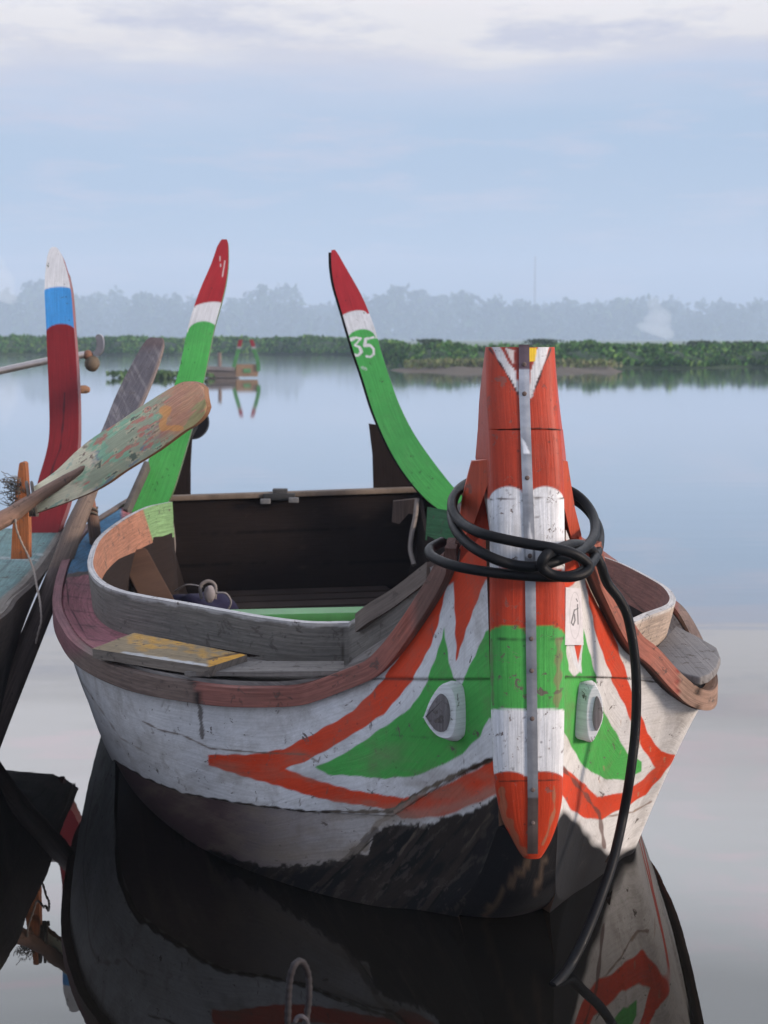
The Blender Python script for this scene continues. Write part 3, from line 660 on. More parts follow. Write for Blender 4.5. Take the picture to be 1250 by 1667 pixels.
# coaming (washboard): bent plank round the well, both sides
COL = [(702, 922, 2.98), (665, 948, 3.03), (640, 966, 3.07), (600, 992, 3.14), (572, 1010, 3.20), (560, 1014, 3.23), (500, 1014, 3.25), (430, 1006, 3.30), (360, 994, 3.39), (300, 983, 3.48), (230, 971, 3.60), (190, 962, 3.68), (163, 950, 3.8),
       (146, 932, 3.97), (143, 910, 4.18), (158, 876, 4.52), (196, 846, 4.9), (235, 826, 5.2), (274, 817, 5.42)]
KL = K(COL)
hL = np.interp(np.arange(len(KL)), [0, 4, 5, 10, 18], [.085, .10, .105, .115, .13])
KLb = KL.copy(); KLb[:, 2] -= hL; cen = np.array((-.15, 4.5))
inw = norm(np.c_[cen - KL[:, :2], np.zeros(len(KL))]); KLb += inw * .012
A = even(KL, 420); B = spline(KLb, 420, np.interp(np.linspace(0, 1, 420), np.linspace(0, 1, 420), np.linspace(0, len(KL) - 1, 420)))
# same arc parameter for both edges
qs = spline(KL, 2000); sA = np.r_[0, np.cumsum(np.linalg.norm(np.diff(qs, axis=0), axis=1))]; ts = np.interp(np.linspace(0, sA[-1], 420), sA, np.linspace(0, len(KL) - 1, 2000))
A = spline(KL, 0, ts); B = spline(KLb, 0, ts)
v = np.linspace(0, 1, 34)[None, :, None]; g = A[:, None] * (1 - v) + B[:, None] * v
px, py = proj(g); cout = np.broadcast_to(GREYW * .9, g.shape).copy()
wr = np.clip((.02 + .14 * nse(px + 300, py * 0 + 50.0, 18, 71)[..., None] - v) / .04, 0, 1)
cout = cout * (1 - .7 * wr) + np.array((.55, .54, .53)) * .7 * wr
cin = np.broadcast_to(np.array((.36, .17, .11)), g.shape).copy()
gk = np.clip((px - (228 + (py - 840) * .32)) / 1.5, 0, 1)[..., None] * (ts > 15.5)[:, None, None]
cin = cin * (1 - gk) + np.array((.19, .33, .15)) * gk
cout = cout * (1 - gk) + np.array((.19, .33, .15)) * gk
dk = np.clip((6 - ts) / .6, 0, 1)[:, None, None]; cin = cin * (1 - dk) + BROWN * dk
cout = stroke(cout, px, py, [(560, 1005), (558, 1090)], 1.2, (.07, .06, .05), .4)
cout = stroke(cout, px, py, [(700, 945), (640, 985), (590, 1020)], 1.4, (.05, .04, .035), .5)
cout = spray(cout, px, py, .04); cin = spray(cin, px, py, .04)
nn = np.cross(np.gradient(g, axis=0), np.gradient(g, axis=1))[150, 10]
slab('washboard', g, .016, M_WOOD, boat, cout, cin, np.broadcast_to((.50, .50, .50), g.shape), flip=(nn[1] > 0))
# doubling plank along the fore part of the coaming
KD = K([(694, 918, 2.99), (640, 960, 3.075), (600, 985, 3.13), (578, 1002, 3.18)])
KD2 = KD.copy(); KD2[:, 2] -= .035; g2 = ruled(KD + [(0, -.012, .006)], KD2 + [(0, -.012, 0)], 60, 8)
nn = np.cross(np.gradient(g2, axis=0), np.gradient(g2, axis=1))[20, 4]
slab('washboard_batten', g2, .02, M_WOOD, boat, np.broadcast_to(np.array((.17, .14, .12)), g2.shape), flip=(nn[1] > 0))

COR = [(955, 925, 2.96), (985, 975, 3.0), (1010, 1008, 3.07), (1030, 1013, 3.15), (1060, 1001, 3.27), (1085, 992, 3.38), (1098, 984, 3.50), (1099, 972, 3.65), (1085, 955, 3.9), (1050, 935, 4.15), (1015, 918, 4.4), (980, 905, 4.6),
       (930, 885, 4.9), (860, 862, 5.3), (790, 845, 5.5), (735, 832, 5.62), (700, 826, 5.7)]
KR = K(COR); hR = np.interp(np.arange(len(KR)), [0, 3, 6, 16], [.085, .10, .105, .125]); KRb = KR.copy(); KRb[:, 2] -= hR
inw = norm(np.c_[cen - KR[:, :2], np.zeros(len(KR))]); KRb += inw * .03
qs = spline(KR, 2000); sA = np.r_[0, np.cumsum(np.linalg.norm(np.diff(qs, axis=0), axis=1))]; tsr = np.interp(np.linspace(0, sA[-1], 420), sA, np.linspace(0, len(KR) - 1, 2000))
A = spline(KR, 0, tsr); B = spline(KRb, 0, tsr); g = A[:, None] * (1 - v) + B[:, None] * v
px, py = proj(g); cout = np.broadcast_to(np.array((.42, .33, .26)), g.shape).copy(); wr = np.clip((.10 - v) / .05, 0, 1)
cout = cout * (1 - .7 * wr) + np.array((.6, .58, .55)) * .7 * wr
cin = np.broadcast_to(np.array((.23, .095, .075)), g.shape).copy()
gk = (tsr > 14.6)[:, None, None]; cin = np.where(gk, np.array((.05, .16, .07)), cin); cout = np.where(gk, np.array((.05, .16, .07)), cout)
cin = stroke(cin, px, py, [(985, 925), (1030, 970), (1060, 1000)], 1.0, (.08, .04, .03), .4)
nn = np.cross(np.gradient(g, axis=0), np.gradient(g, axis=1))[150, 10]
slab('washboard', g, .016, M_WOOD, boat, spray(cout, px, py, .04), spray(cin, px, py, .06), np.broadcast_to((.5, .48, .46), g.shape), flip=(nn[0] < 0))

# side decks between coaming and rail
def deck(c0, kb, colf, name, lift=.045):
    n = 260; A = even(np.array(c0), n); A[:, 2] += lift; B = even(np.array(kb), n); B[:, 2] += .008
    f = np.linspace(0, 1, 40)[None, :, None]; g = A[:, None] * (1 - f) + B[:, None] * f
    g[..., 2] -= .012 * np.sin(np.pi * f[..., 0])
    px, py = proj(g); nn = np.cross(np.gradient(g, axis=0), np.gradient(g, axis=1))[80, 20]
    return slab(name, g, .018, M_WOOD, boat, colf(px, py, g), flip=(nn[2] < 0))
def dcolL(px, py, g):
    c = np.broadcast_to(np.array((.22, .20, .185)), g.shape).copy()
    k = (np.clip((235 - px) / 6, 0, 1) * np.clip((1062 - py) / 4, 0, 1))[..., None]; c = c * (1 - k) + PINK * k
    k = np.clip((936 - py) / 4, 0, 1)[..., None] * np.clip((200 - px) / 5, 0, 1)[..., None]; c = c * (1 - k) + np.array((.05, .16, .28)) * k
    for a in range(6):
        y = 950 + a * 22; c = stroke(c, px, py, [(85, y - 4), (190, y + 8)], .9, (.10, .04, .05), .3, .6)
    c = stroke(c, px, py, [(108, 945), (112, 985), (142, 1040)], 1.0, (.09, .035, .045), .4)
    c = stroke(c, px, py, [(100, 938), (150, 932)], 3.0, (.10, .08, .07), .6)
    return spray(c, px, py, .05)
deck(C0L[2:15], KLb[1:], dcolL, 'side_deck')
def dcolR(px, py, g): return spray(np.broadcast_to(np.array((.23, .21, .20)), g.shape).copy(), px, py, .06)
deck(C0R[2:15], KRb[1:-1], dcolR, 'side_deck', .04)

# short thwart-end boards lying on the side decks
def board(quad, th, cf, name, ce=None, n=60, m=24, mat=None):
    a, b, c, d = quad; u = np.linspace(0, 1, n)[:, None, None]; w = np.linspace(0, 1, m)[None, :, None]
    g = (a * (1 - u) + b * u) * (1 - w) + (d * (1 - u) + c * u) * w
    px, py = proj(g); col = cf(px, py, g) if callable(cf) else np.broadcast_to(np.asarray(cf, float), g.shape)
    nn = np.cross(np.gradient(g, axis=0), np.gradient(g, axis=1))[n // 2, m // 2]
    return slab(name, g, th, mat or M_WOOD, boat, spray(col, px, py, .05), np.asarray(BROWN), None if ce is None else np.asarray(ce), flip=(nn[2] < 0))
def ycol(px, py, g):
    c = np.broadcast_to(np.array((.25, .19, .11)), g.shape).copy()
    for k in range(26):
        x0 = RNG.uniform(160, 400); y0 = 1035 + (x0 - 160) * .12 + RNG.uniform(-12, 14)
        c = stroke(c, px, py, [(x0, y0), (x0 + RNG.uniform(10, 40), y0 + RNG.uniform(0, 7))], RNG.uniform(1, 4), (.50, .27, .04), 1.0, .55)
    c = stroke(c, px, py, [(200, 1062), (262, 1072), (300, 1078), (336, 1083)], 2.2, (.50, .50, .49), .5, .9)
    c = fill(c, px, py, [(338, 1074), (398, 1062), (405, 1078), (340, 1092)], (.58, .29, .03))
    c = stroke(c, px, py, [(338, 1073), (398, 1061)], 1.3, (.09, .05, .02), .3)
    return c
board((P(150, 1056, z=.503), P(340, 1086, z=.503), P(402, 1066, z=.508), P(218, 1030, z=.51)), .022, ycol, 'deck_board', (.21, .18, .15))
board((P(300, 1094, z=.487), P(560, 1092, z=.497), P(560, 1076, z=.497), P(340, 1076, z=.492)), .01, (.22, .20, .18), 'deck_plank')
sm_out = [(1056, 1066), (1085, 1084), (1118, 1098), (1140, 1102), (1155, 1097), (1167, 1086), (1173, 1070), (1167, 1054), (1140, 1038), (1100, 1018)]
def gcol(px, py, g):
    c = np.broadcast_to(np.array((.22, .21, .205)), g.shape).copy()
    for k in range(14):
        x0 = RNG.uniform(1090, 1150); y0 = RNG.uniform(1030, 1060); c = stroke(c, px, py, [(x0, y0), (x0 + 9, y0 + 3)], .8, (.6, .6, .6), .3, .6)
    return stroke(c, px, py, [(1125, 1090), (1150, 1083), (1168, 1066)], 4.0, (.55, .58, .62), 1.5, .8)
o_ = [P(x, y, z=.488) for x, y in sm_out]
o_ = build('deck_board', [prism_data(o_, np.array((0, 0, -.019)), (.20, .19, .185))], M_WOOD, boat); bm_fix(o_)
md = o_.modifiers.new('b', 'BEVEL'); md.width = .004; md.segments = 3; md.limit_method = 'ANGLE'
# well: floor, thwart, transom, inner frames
fl = []
for k in range(9):
    s0 = 2.0 + k * .14
    t = .50 if s0 < 2.8 else .36
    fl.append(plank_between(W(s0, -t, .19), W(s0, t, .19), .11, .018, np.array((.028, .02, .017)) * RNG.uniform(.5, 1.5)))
for k, o_ in enumerate(fl):
    V, Fq, C, U = o_; mesh('floor_board', V, Fq, M_DARKWOOD, boat, C, U)
# sole below
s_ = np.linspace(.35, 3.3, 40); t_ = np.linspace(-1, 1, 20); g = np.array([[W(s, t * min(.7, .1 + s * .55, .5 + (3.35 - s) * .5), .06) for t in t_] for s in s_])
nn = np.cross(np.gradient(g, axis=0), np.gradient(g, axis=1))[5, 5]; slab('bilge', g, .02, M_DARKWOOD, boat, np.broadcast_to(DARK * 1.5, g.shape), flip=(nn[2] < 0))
V, Fq, C, U = plank_between(W(1.70, -.64, .372), W(1.60, .62, .372), .10, .035, GREEN * np.array((.9, .62, .9)), side=(0, 1, 0)); mesh('thwart', V, Fq, M_GLOSS, boat, C, U)
# transom
TL, TR = P(262, 816, 5.98), P(690, 801, 6.12)
n = 80; a = np.linspace(0, 1, n)[:, None, None]; w = np.linspace(0, 1, 50)[None, :, None]
BL, BR = TL + np.array((.10, -.06, -.56)), TR + np.array((-.10, -.06, -.58))
g = (TL * (1 - a) + TR * a) * (1 - w) + (BL * (1 - a) + BR * a) * w
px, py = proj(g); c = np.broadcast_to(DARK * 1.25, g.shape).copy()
for y in (865, 918, 960): c = stroke(c, px, py, [(250, y + 4), (700, y - 6)], 1.2, (.006, .005, .005), .4)
for k in range(12):
    x0 = RNG.uniform(300, 650); y0 = RNG.uniform(830, 930); c = stroke(c, px, py, [(x0, y0), (x0 + RNG.uniform(5, 30), y0 + RNG.uniform(-3, 3))], RNG.uniform(.5, 1.5), (.035, .025, .02), .5, .6)
nn = np.cross(np.gradient(g, axis=0), np.gradient(g, axis=1))[5, 5]
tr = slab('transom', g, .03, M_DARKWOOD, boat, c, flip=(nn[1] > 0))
V, Fq, C, U = plank_between(TL + [0, .0, .012], TR + [0, .0, .012], .06, .02, np.array((.20, .155, .12)), side=(0, 1, 0)); mesh('cap_rail', V, Fq, M_WOOD, boat, C, U)
cl = [box_data(P(455, 808, 6.02), ((.065, 0, 0), (0, .03, 0), (0, 0, .014)), (.03, .03, .03)), box_data(P(456, 801, 6.02), ((.03, 0, 0), (0, .02, 0), (0, 0, .014)), (.05, .05, .05)),
      box_data(P(432, 816, 5.97), ((.02, 0, 0), (0, .01, 0), (0, 0, .010)), (.14, .14, .14)), box_data(P(478, 814, 5.97), ((.02, 0, 0), (0, .01, 0), (0, 0, .010)), (.14, .14, .14))]
build('clamp', cl, M_IRON, boat)
# stern quarter posts rising behind the horns
for out in ([(600, 690), (628, 694), (656, 742), (690, 792), (712, 815), (608, 815), (606, 740)], [(296, 700), (312, 706), (309, 760), (309, 812), (255, 818), (262, 780)]):
    o = build('stern_post', [prism_data([P(x, y, 6.16) for x, y in out], np.array((0, .03, 0)), DARK * 1.6)], M_DARKWOOD, boat)
for out in ([(640, 816), (678, 812), (678, 838), (665, 836), (650, 853), (638, 850)],):
    build('knee', [prism_data([P(x, y, 5.93) for x, y in out], np.array((0, .03, 0)), np.array((.12, .085, .07)))], M_WOOD, boat)
for pth in ([(272, 822, 5.5), (278, 840, 5.5), (283, 880, 5.5), (281, 910, 5.48), (270, 932, 5.45)], [(679, 812, 5.85), (676, 840, 5.82), (670, 870, 5.78), (668, 895, 5.75), (674, 920, 5.7)]):
    tube('bent_frame', even(K(pth), 40), .0095 if pth[0][0] > 400 else .0065, M_WOOD, boat, 8, (.22, .19, .17))
V, Fq, C, U = plank_between(P(215, 900, 5.0), P(262, 990, 4.7), .10, .02, BROWN * .7, side=(1, 0, 0)); mesh('inner_frame', V, Fq, M_DARKWOOD, boat, C, U)
# inner lining under the coaming, so the well is closed
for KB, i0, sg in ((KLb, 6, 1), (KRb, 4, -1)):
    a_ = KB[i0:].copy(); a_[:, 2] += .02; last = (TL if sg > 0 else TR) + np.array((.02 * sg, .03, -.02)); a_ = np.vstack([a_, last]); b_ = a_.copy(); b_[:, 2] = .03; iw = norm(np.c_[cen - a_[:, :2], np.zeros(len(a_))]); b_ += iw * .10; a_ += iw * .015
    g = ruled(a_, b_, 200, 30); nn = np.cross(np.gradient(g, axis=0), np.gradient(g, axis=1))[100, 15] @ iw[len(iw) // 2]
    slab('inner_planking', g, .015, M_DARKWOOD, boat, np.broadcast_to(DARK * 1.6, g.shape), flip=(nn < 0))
# stern horns
def horn(name, rows, Y0, Y1, colf, th, parent, mat, n=260, flip=False, backing=None):
    ra = np.array(rows, float); q_ = np.linspace(0, 1, n); tt_ = (ra[:, 0] - ra[0, 0]) / (ra[-1, 0] - ra[0, 0])
    r = np.stack([np.interp(q_, tt_, ra[:, k]) for k in range(ra.shape[1])], 1)
    ker = np.ones(15) / 15
    for _ in range(2):
        sm_ = np.stack([np.convolve(np.pad(r[:, k], 7, 'edge'), ker, 'valid') for k in range(r.shape[1])], 1); wgt = np.clip(np.minimum(np.arange(n) - 8, n - 8 - np.arange(n)) / 14, 0, 1)[:, None]; r = r * (1 - wgt) + sm_ * wgt
    m = 40; f = np.linspace(0, 1, m)
    Yv = np.linspace(Y1, Y0, n); Yv = Y0 + (Y1 - Y0) * np.linspace(1, 0, n) ** 1.0
    g = np.array([[P(a[1] + (a[2] - a[1]) * q, a[0] if len(a) == 3 else a[0] + (a[3] - a[0]) * q, y) for q in f] for a, y in zip(r, Yv)])
    px, py = proj(g); c = spray(colf(px, py, g), px, py, .02)
    nn = np.cross(np.gradient(g, axis=0), np.gradient(g, axis=1))[n // 2, m // 2]
    return slab(name, g, th, mat, parent, c, np.asarray(BROWN), np.broadcast_to(backing, g.shape) if backing is not None else None, flip=(nn[1] > 0))
def arch(px, py, x0, x1, yb, h, colr, c, slope=0.0):
    t = (px - x0) / (x1 - x0) * 2 - 1; yy = yb + slope * t - h * np.sqrt(np.clip(1 - t ** 2, 0, 1)); f = np.clip((py - yy) / 1.6 + .5, 0, 1)[..., None]
    return c * (1 - f) + np.array(colr) * f
def hcl(px, py, g):
    c = np.broadcast_to(RED, g.shape).copy(); c = arch(px, py, 312, 366, 501, 9, WHITE * 1.12, c, -3.5); c = arch(px, py, 306, 354, 540, 17, GREEN * np.array((1.1, 1.1, 1.2)), c, -1)
    for a in [((358, 418), (358, 424)), ((359, 430), (359, 434)), ((366, 425), (362, 450))]: c = stroke(c, px, py, a, .9, (.6, .55, .55), 0, .8)
    for k in range(26):
        x0 = RNG.uniform(220, 340); y0 = RNG.uniform(530, 810); c = stroke(c, px, py, [(x0, y0), (x0 + RNG.uniform(-2, 2), y0 + RNG.uniform(1, 5))], RNG.uniform(.5, 1.1), (.03, .09, .03), 0, .8)
    return c
horn('stern_horn', [(389.5, 361, 369), (394, 357.5, 371), (402, 353, 371.6), (430, 344, 372), (462, 329, 368), (494, 317, 360), (531, 306, 349), (582, 296, 339), (622, 286, 331), (665, 270, 321), (716, 253, 307), (760, 238, 294), (800, 222, 282), (820, 214, 272), (846, 200, 262)], 5.7, 6.05, hcl, .026, boat, M_GLOSS, backing=(.10, .16, .07))
def digit35(c, px, py):
    wt = (.68, .68, .68)
    c = stroke(c, px, py, [(571, 553), (580, 550), (587, 551), (578, 562), (585, 565), (588, 573), (583, 579), (576, 578)], 2.2, wt, .5)
    c = stroke(c, px, py, [(607, 549), (595, 552), (594, 562), (602, 562), (608, 568), (608, 576), (603, 581), (597, 580)], 2.2, wt, .5)
    return c
def hcr(px, py, g):
    c = np.broadcast_to(RED * 1.15, g.shape).copy(); c = arch(px, py, 554, 597, 515, 9, WHITE * 1.12, c, -4); c = arch(px, py, 565, 611, 553, 17, GREEN * np.array((1.1, 1.1, 1.2)), c, -2)
    c = digit35(c, px, py)
    for k in range(30):
        x0 = RNG.uniform(570, 720); y0 = RNG.uniform(560, 820); c = stroke(c, px, py, [(x0, y0), (x0 + RNG.uniform(-2, 2), y0 + RNG.uniform(1, 4))], RNG.uniform(.5, 1.1), (.03, .09, .03), 0, .8)
    c = stroke(c, px, py, [(589, 598), (596, 601)], 1.5, WHITE, .6, .5)
    return c
hr_rows = [(407, 539.5, 545.5, 406.5), (411, 539, 548, 410), (419, 539, 552.5, 417), (438, 539.5, 562, 434), (466, 543.5, 576, 458), (490, 551, 588, 479), (515, 558.5, 598, 502), (548, 568, 610, 533), (582, 578.5, 619, 568), (610, 588.5, 628, 597), (668, 606, 646, 650), (700, 619, 659, 679), (730, 633, 674, 707), (760, 650, 693, 735), (790, 672, 713, 762), (815, 695, 735, 790), (835, 722, 757, 812)]
horn('stern_horn', hr_rows, 5.8, 6.15, hcr, .026, boat, M_GLOSS, backing=(.08, .12, .05))
horn('horn_backing', [(a - 1 if i else a + 4, b - 4.5, c - 8, d) for i, (a, b, c, d) in enumerate(hr_rows)], 5.84, 6.19, lambda px, py, g: np.broadcast_to(DARK * 1.3, g.shape).copy(), .02, boat, M_WOOD)
V, Fq, C, U = plank_between(P(205, 835, 5.55), P(240, 757, 5.72), .02, .05, np.array((.12, .11, .10)), side=(1, 0, 0)); mesh('horn_batten', V, Fq, M_WOOD, boat, C, U)
# eyes
def eye(cx, cy, face, pupil, rim, nrmv, name='carved_eye'):
    nv = norm(np.array(nrmv, float)[None])[0]
    sd_ = spline(np.array(rim, float), len(rim) * 5)[:-1] if False else np.array(rim, float)
    root = None
    ds = []
    # block: base outline near the hull, face outline proud of it
    base = [P(x, y, face['yb'] + .04) for x, y in rim]; mid_ = [P(x, y, face['yf'] + .022) for x, y in rim]; top = [P(x, y, face['yf']) for x, y in face['out']]
    n = len(base); V = np.vstack([base, mid_, top, [np.mean(top, 0)]]); Fq = []
    for i in range(n):
        j = (i + 1) % n; Fq.append([i, j, n + j, n + i]); Fq.append([n + i, n + j, 2 * n + j, 2 * n + i]); Fq.append([2 * n + i, 2 * n + j, 3 * n])
    C = np.broadcast_to(WHITE * 1.22, (len(V), 3)).copy()
    o = mesh(name, V, Fq, M_STEM, boat, C, V[:, [0, 2]])
    bm_fix(o)
    md = o.modifiers.new('b', 'BEVEL'); md.width = .0015; md.segments = 2; md.limit_method = 'ANGLE'; md.angle_limit = R(25)
    pu = [P(x, y, face['yf'] - .004) for x, y in pupil]
    p = build('pupil', [prism_data(pu, np.array((0, .01, 0)), np.array((.17, .155, .16)))], M_WOOD, o); bm_fix(p)
    md = p.modifiers.new('b', 'BEVEL'); md.width = .0015; md.segments = 2
    return o
def sm(pts, k): # smooth closed outline
    p = np.array(pts, float); m = len(p); t = np.linspace(0, m, k, endpoint=False); i = t.astype(int); f = (t - i)[:, None]
    a, b, c, d = p[(i - 1) % m], p[i % m], p[(i + 1) % m], p[(i + 2) % m]
    return .5 * ((2 * b) + (c - a) * f + (2 * a - 5 * b + 4 * c - d) * f ** 2 + (3 * b - a - 3 * c + d) * f ** 3)
def hull_Y(G_, x, y):
    a, b = proj(G_); d = (a - x) ** 2 + (b - y) ** 2; return G_.reshape(-1, 3)[np.argmin(d)][1]
yl = hull_Y(gL[:250, :185], 730, 1155); yr = hull_Y(gR[:200, :185], 952, 1160)
eye(0, 0, dict(yb=yl + .01, yf=yl - .055, out=sm([(689, 1168), (689.5, 1167), (702, 1136), (721, 1113), (738, 1128), (742, 1165), (735, 1198), (716, 1200), (700, 1186)], 27)),
    sm([(693.5, 1167.5), (694, 1166), (703, 1146), (717, 1130), (729, 1140), (733, 1164), (727, 1188), (713, 1191), (702, 1181)], 27), sm([(691, 1168), (692, 1166), (706, 1132), (734, 1108), (758, 1122), (764, 1160), (757, 1196), (736, 1207), (706, 1190)], 27), (-.3, -1, 0))
eye(0, 0, dict(yb=yr + .01, yf=yr - .05, tone=1.0, out=sm([(955, 1160), (960, 1128), (970, 1116), (980, 1138), (982, 1168), (974, 1190), (964, 1208), (957, 1195)], 24)),
    sm([(965, 1165), (968, 1142), (973, 1134), (980, 1152), (980, 1170), (975, 1185), (970, 1190), (966, 1180)], 24), sm([(932, 1165), (938, 1120), (948, 1110), (970, 1112), (978, 1160), (966, 1205), (950, 1205), (936, 1198)], 24), (.5, -1, 0))
# number slip pasted right of the stem
LB = [(921, 956), (946, 958), (950, 1050), (920, 1050)]
yb_ = [hull_Y(gR[:200, :185], x, y) - .022 for x, y in LB]; yb_[0] = min(yb_[0], 2.775); yb_[3] = min(yb_[3], 2.775)
q = [P(x, y, Y) for (x, y), Y in zip(LB, yb_)]
u = np.linspace(0, 1, 60)[:, None, None]; w = np.linspace(0, 1, 160)[None, :, None]
g = (q[0] * (1 - u) + q[1] * u) * (1 - w) + (q[3] * (1 - u) + q[2] * u) * w
px, py = proj(g); c = np.broadcast_to((.50, .48, .49), g.shape).copy() * (.85 + .3 * nse(px * 3, py * 3, 20, 91))[..., None]
def thin(c, pts, w_): return stroke(c, px, py, pts, w_, (.05, .05, .05), 0, .9)
an = np.linspace(0, 2 * np.pi, 40); c = stroke(c, px, py, np.c_[936 + 8.5 * np.cos(an), 1002 + 38 * np.sin(an)], .25, (.12, .12, .12), 0, .6)
c = thin(c, [(940, 984), (941, 1016)], .9); c = thin(c, [(936, 993), (941, 990)], .8); c = thin(c, [(935, 993), (930, 1014), (933, 1018), (936, 1010), (935, 1000)], 1.0); c = thin(c, [(938, 975), (940, 979)], .8)
nn = np.cross(np.gradient(g, axis=0), np.gradient(g, axis=1))[5, 5]
slab('paper_label', g, .0012, M_PAPER, boat, c, flip=(nn[1] > 0))
# thole pin on the far left deck
tube('thole_pin', [P(143.5, 796, 4.98), P(146, 815, 4.98), P(152, 850, 4.98), P(157, 892, 4.98)], [.013, .018, .021, .022], M_WOOD, boat, 12, [(.38, .16, .09), (.30, .14, .09), (.15, .10, .08), (.10, .075, .06)])
tube('pin_lashing', [P(146 + 11 * math.cos(t) * 1.1, 826 + 5 * math.sin(t) + t * 1.1, 4.98 + .03 * math.sin(t)) for t in np.linspace(0, 16, 80)], .004, M_ROPE, boat, 6, (.10, .085, .07))

# ------------------------------------------------------------------ black cable round the bow
def cable(name, knots, r, label):
    o = tube(name, even(K(knots), 900), r, M_RUBBER, None, 14, (.006, .0065, .0075)); tag(o, label, 'cable'); return o
fk = 2.665
CAB = [(720, 882, 2.86), (706, 889, 2.83), (699, 897, 2.80), (708, 909, 2.76), (743, 922, 2.70), (794, 931, fk), (852, 937, fk), (905, 939, fk), (940, 934, 2.70), (966, 912, 2.80), (976, 880, 2.92), (970, 850, 2.98), (945, 820, 3.02), (900, 800, 3.03),
       (840, 786, 3.03), (785, 780, 3.02), (752, 792, 2.97), (738, 815, 2.90), (737, 850, 2.80), (756, 880, 2.72), (794, 905, fk - .01), (839, 920, fk - .012), (878, 921, fk - .012), (920, 908, 2.68), (950, 893, 2.76), (968, 868, 2.86), (962, 832, 2.96), (930, 800, 3.01), (870, 784, 3.03),
       (800, 777, 3.01), (762, 786, 2.95), (741, 805, 2.88), (736, 826, 2.82), (748, 848, 2.76), (775, 865, 2.69), (804, 874, fk - .005), (852, 884, fk - .01), (900, 892, fk - .02), (935, 902, 2.65), (957, 918, 2.66), (954, 931, 2.65), (930, 939, 2.635), (900, 936, 2.635), (882, 922, 2.63), (888, 905, 2.63), (905, 895, 2.63 + .04), (935, 886, 2.74), (960, 893, 2.82),
       (976, 915, 2.83), (988, 948, 2.85), (1008, 975, 2.86), (1022, 1005, 2.87), (1032, 1060, 2.88), (1036, 1120, 2.89), (1034, 1190, 2.90), (1026, 1260, 2.89), (1014, 1330, 2.90), (998, 1400, 2.84), (978, 1460, 2.79), (952, 1525, 2.73), (930, 1568, 2.70), (915, 1590, 2.665), (900, 1606, 2.64)]
cable('mooring_cable', CAB, .0098, 'thick black rubber cable coiled round the orange bow, its end trailing in the water')

# ------------------------------------------------------------------ bag in the well
bag = empty('strapped_bundle', tuple(P(325, 990, 5.2)), 'dark purple cloth bundle with pale straps lying in the dark well of the boat', 'bundle')
build('cloth_bundle', [sphere_data(P(325, 992, 5.2), (.12, .10, .06), (.014, .011, .035), 24, 32, .18)], M_CLOTH, bag)
for pth in ([(285, 962, 5.15), (305, 952, 5.12), (330, 955, 5.12)], [(328, 975, 5.1), (326, 955, 5.1), (338, 946, 5.1), (350, 953, 5.1), (350, 975, 5.1)], [(352, 965, 5.1), (368, 966, 5.1), (376, 980, 5.1), (370, 995, 5.1)]):
    tube('strap', even(K(pth), 30), .006, M_CLOTH, bag, 8, (.20, .18, .17), flat=.5)
build('buckle', [sphere_data(P(341, 967, 5.08), (.02, .012, .03), (.22, .20, .2), 10, 14, .1)], M_CLOTH, bag)
# black round cap behind the left horn
o = build('black_pan', [tube_data([P(312, 687, 6.3), P(312, 687, 6.34), P(312, 687, 6.38)], [.070, .076, .05], 28, (.012, .012, .013))], M_RUBBER); tag(o, 'round black pan hanging behind the left green horn of the boat', 'pan')
o2 = tube('pan_bracket', [P(322, 687, 6.33), P(308, 712, 6.24), P(300, 735, 6.19)], .012, M_IRON, o, 8, (.02, .02, .02))

def layer0(c, f, colr): f = f[..., None]; return c * (1 - f) + np.array(colr) * f
# ------------------------------------------------------------------ left boat
lb = empty('moored_boat', (-1.7, 4.0, 0), 'dark weathered boat with teal deck and tall maroon, blue and white horn at left edge', 'boat')
RIM = np.array([P(118, 862, 5.45), P(92, 905, 4.95), P(62, 945, 4.45), P(30, 975, 4.15), P(0, 1008, 3.85), np.array((-1.06, 3.2, .47)), np.array((-1.2, 2.5, .5)), np.array((-1.5, 1.9, .6))])
WLN = np.array([(-1.95, 5.45, .40), (-1.9, 4.95, .22), (-1.82, 4.45, .05), (-1.66, 4.15, -.05), (-1.58, 3.85, -.05), (-1.5, 3.2, -.05), (-1.6, 2.5, -.05), (-1.8, 2.0, 0.1)])
A = even(RIM, 200); B = even(WLN, 200); f = np.linspace(0, 1, 60)[None, :, None]; KN = A + (B - A) * .12; KN[:, 2] = A[:, 2] - np.interp(A[:, 1], [3.85, 4.15, 4.45, 4.95, 5.45], [.50, .42, .26, .12, .06])
f2 = np.clip(f * 2, 0, 1); f3 = np.clip(f * 2 - 1, 0, 1); g = np.where(f < .5, A[:, None] * (1 - f2) + KN[:, None] * f2, KN[:, None] * (1 - f3) + B[:, None] * f3)
px, py = proj(g); c = np.broadcast_to(np.array((.050, .042, .040)), g.shape).copy()
for k_ in (.28, .42, .55, .68, .8): e_ = np.exp(-((f - k_) / .008) ** 2); c = c * (1 - .85 * e_)
c = layer0(c, np.clip((nse(g[..., 1] * 14 + 40, g[..., 2] * 50 + f[..., 0] * 30 + 60, 6, 81) - .52) / .08, 0, 1) * .6, (.10, .085, .075)); band_ = np.clip((.16 - f) / .02, 0, 1); c = c * (1 - band_) + np.array((.085, .065, .055)) * band_
nn = np.cross(np.gradient(g, axis=0), np.gradient(g, axis=1))[50, 20]; slab('hull', g, .025, M_WOOD, lb, spray(c, px, py, .08), flip=(nn[0] < 0))
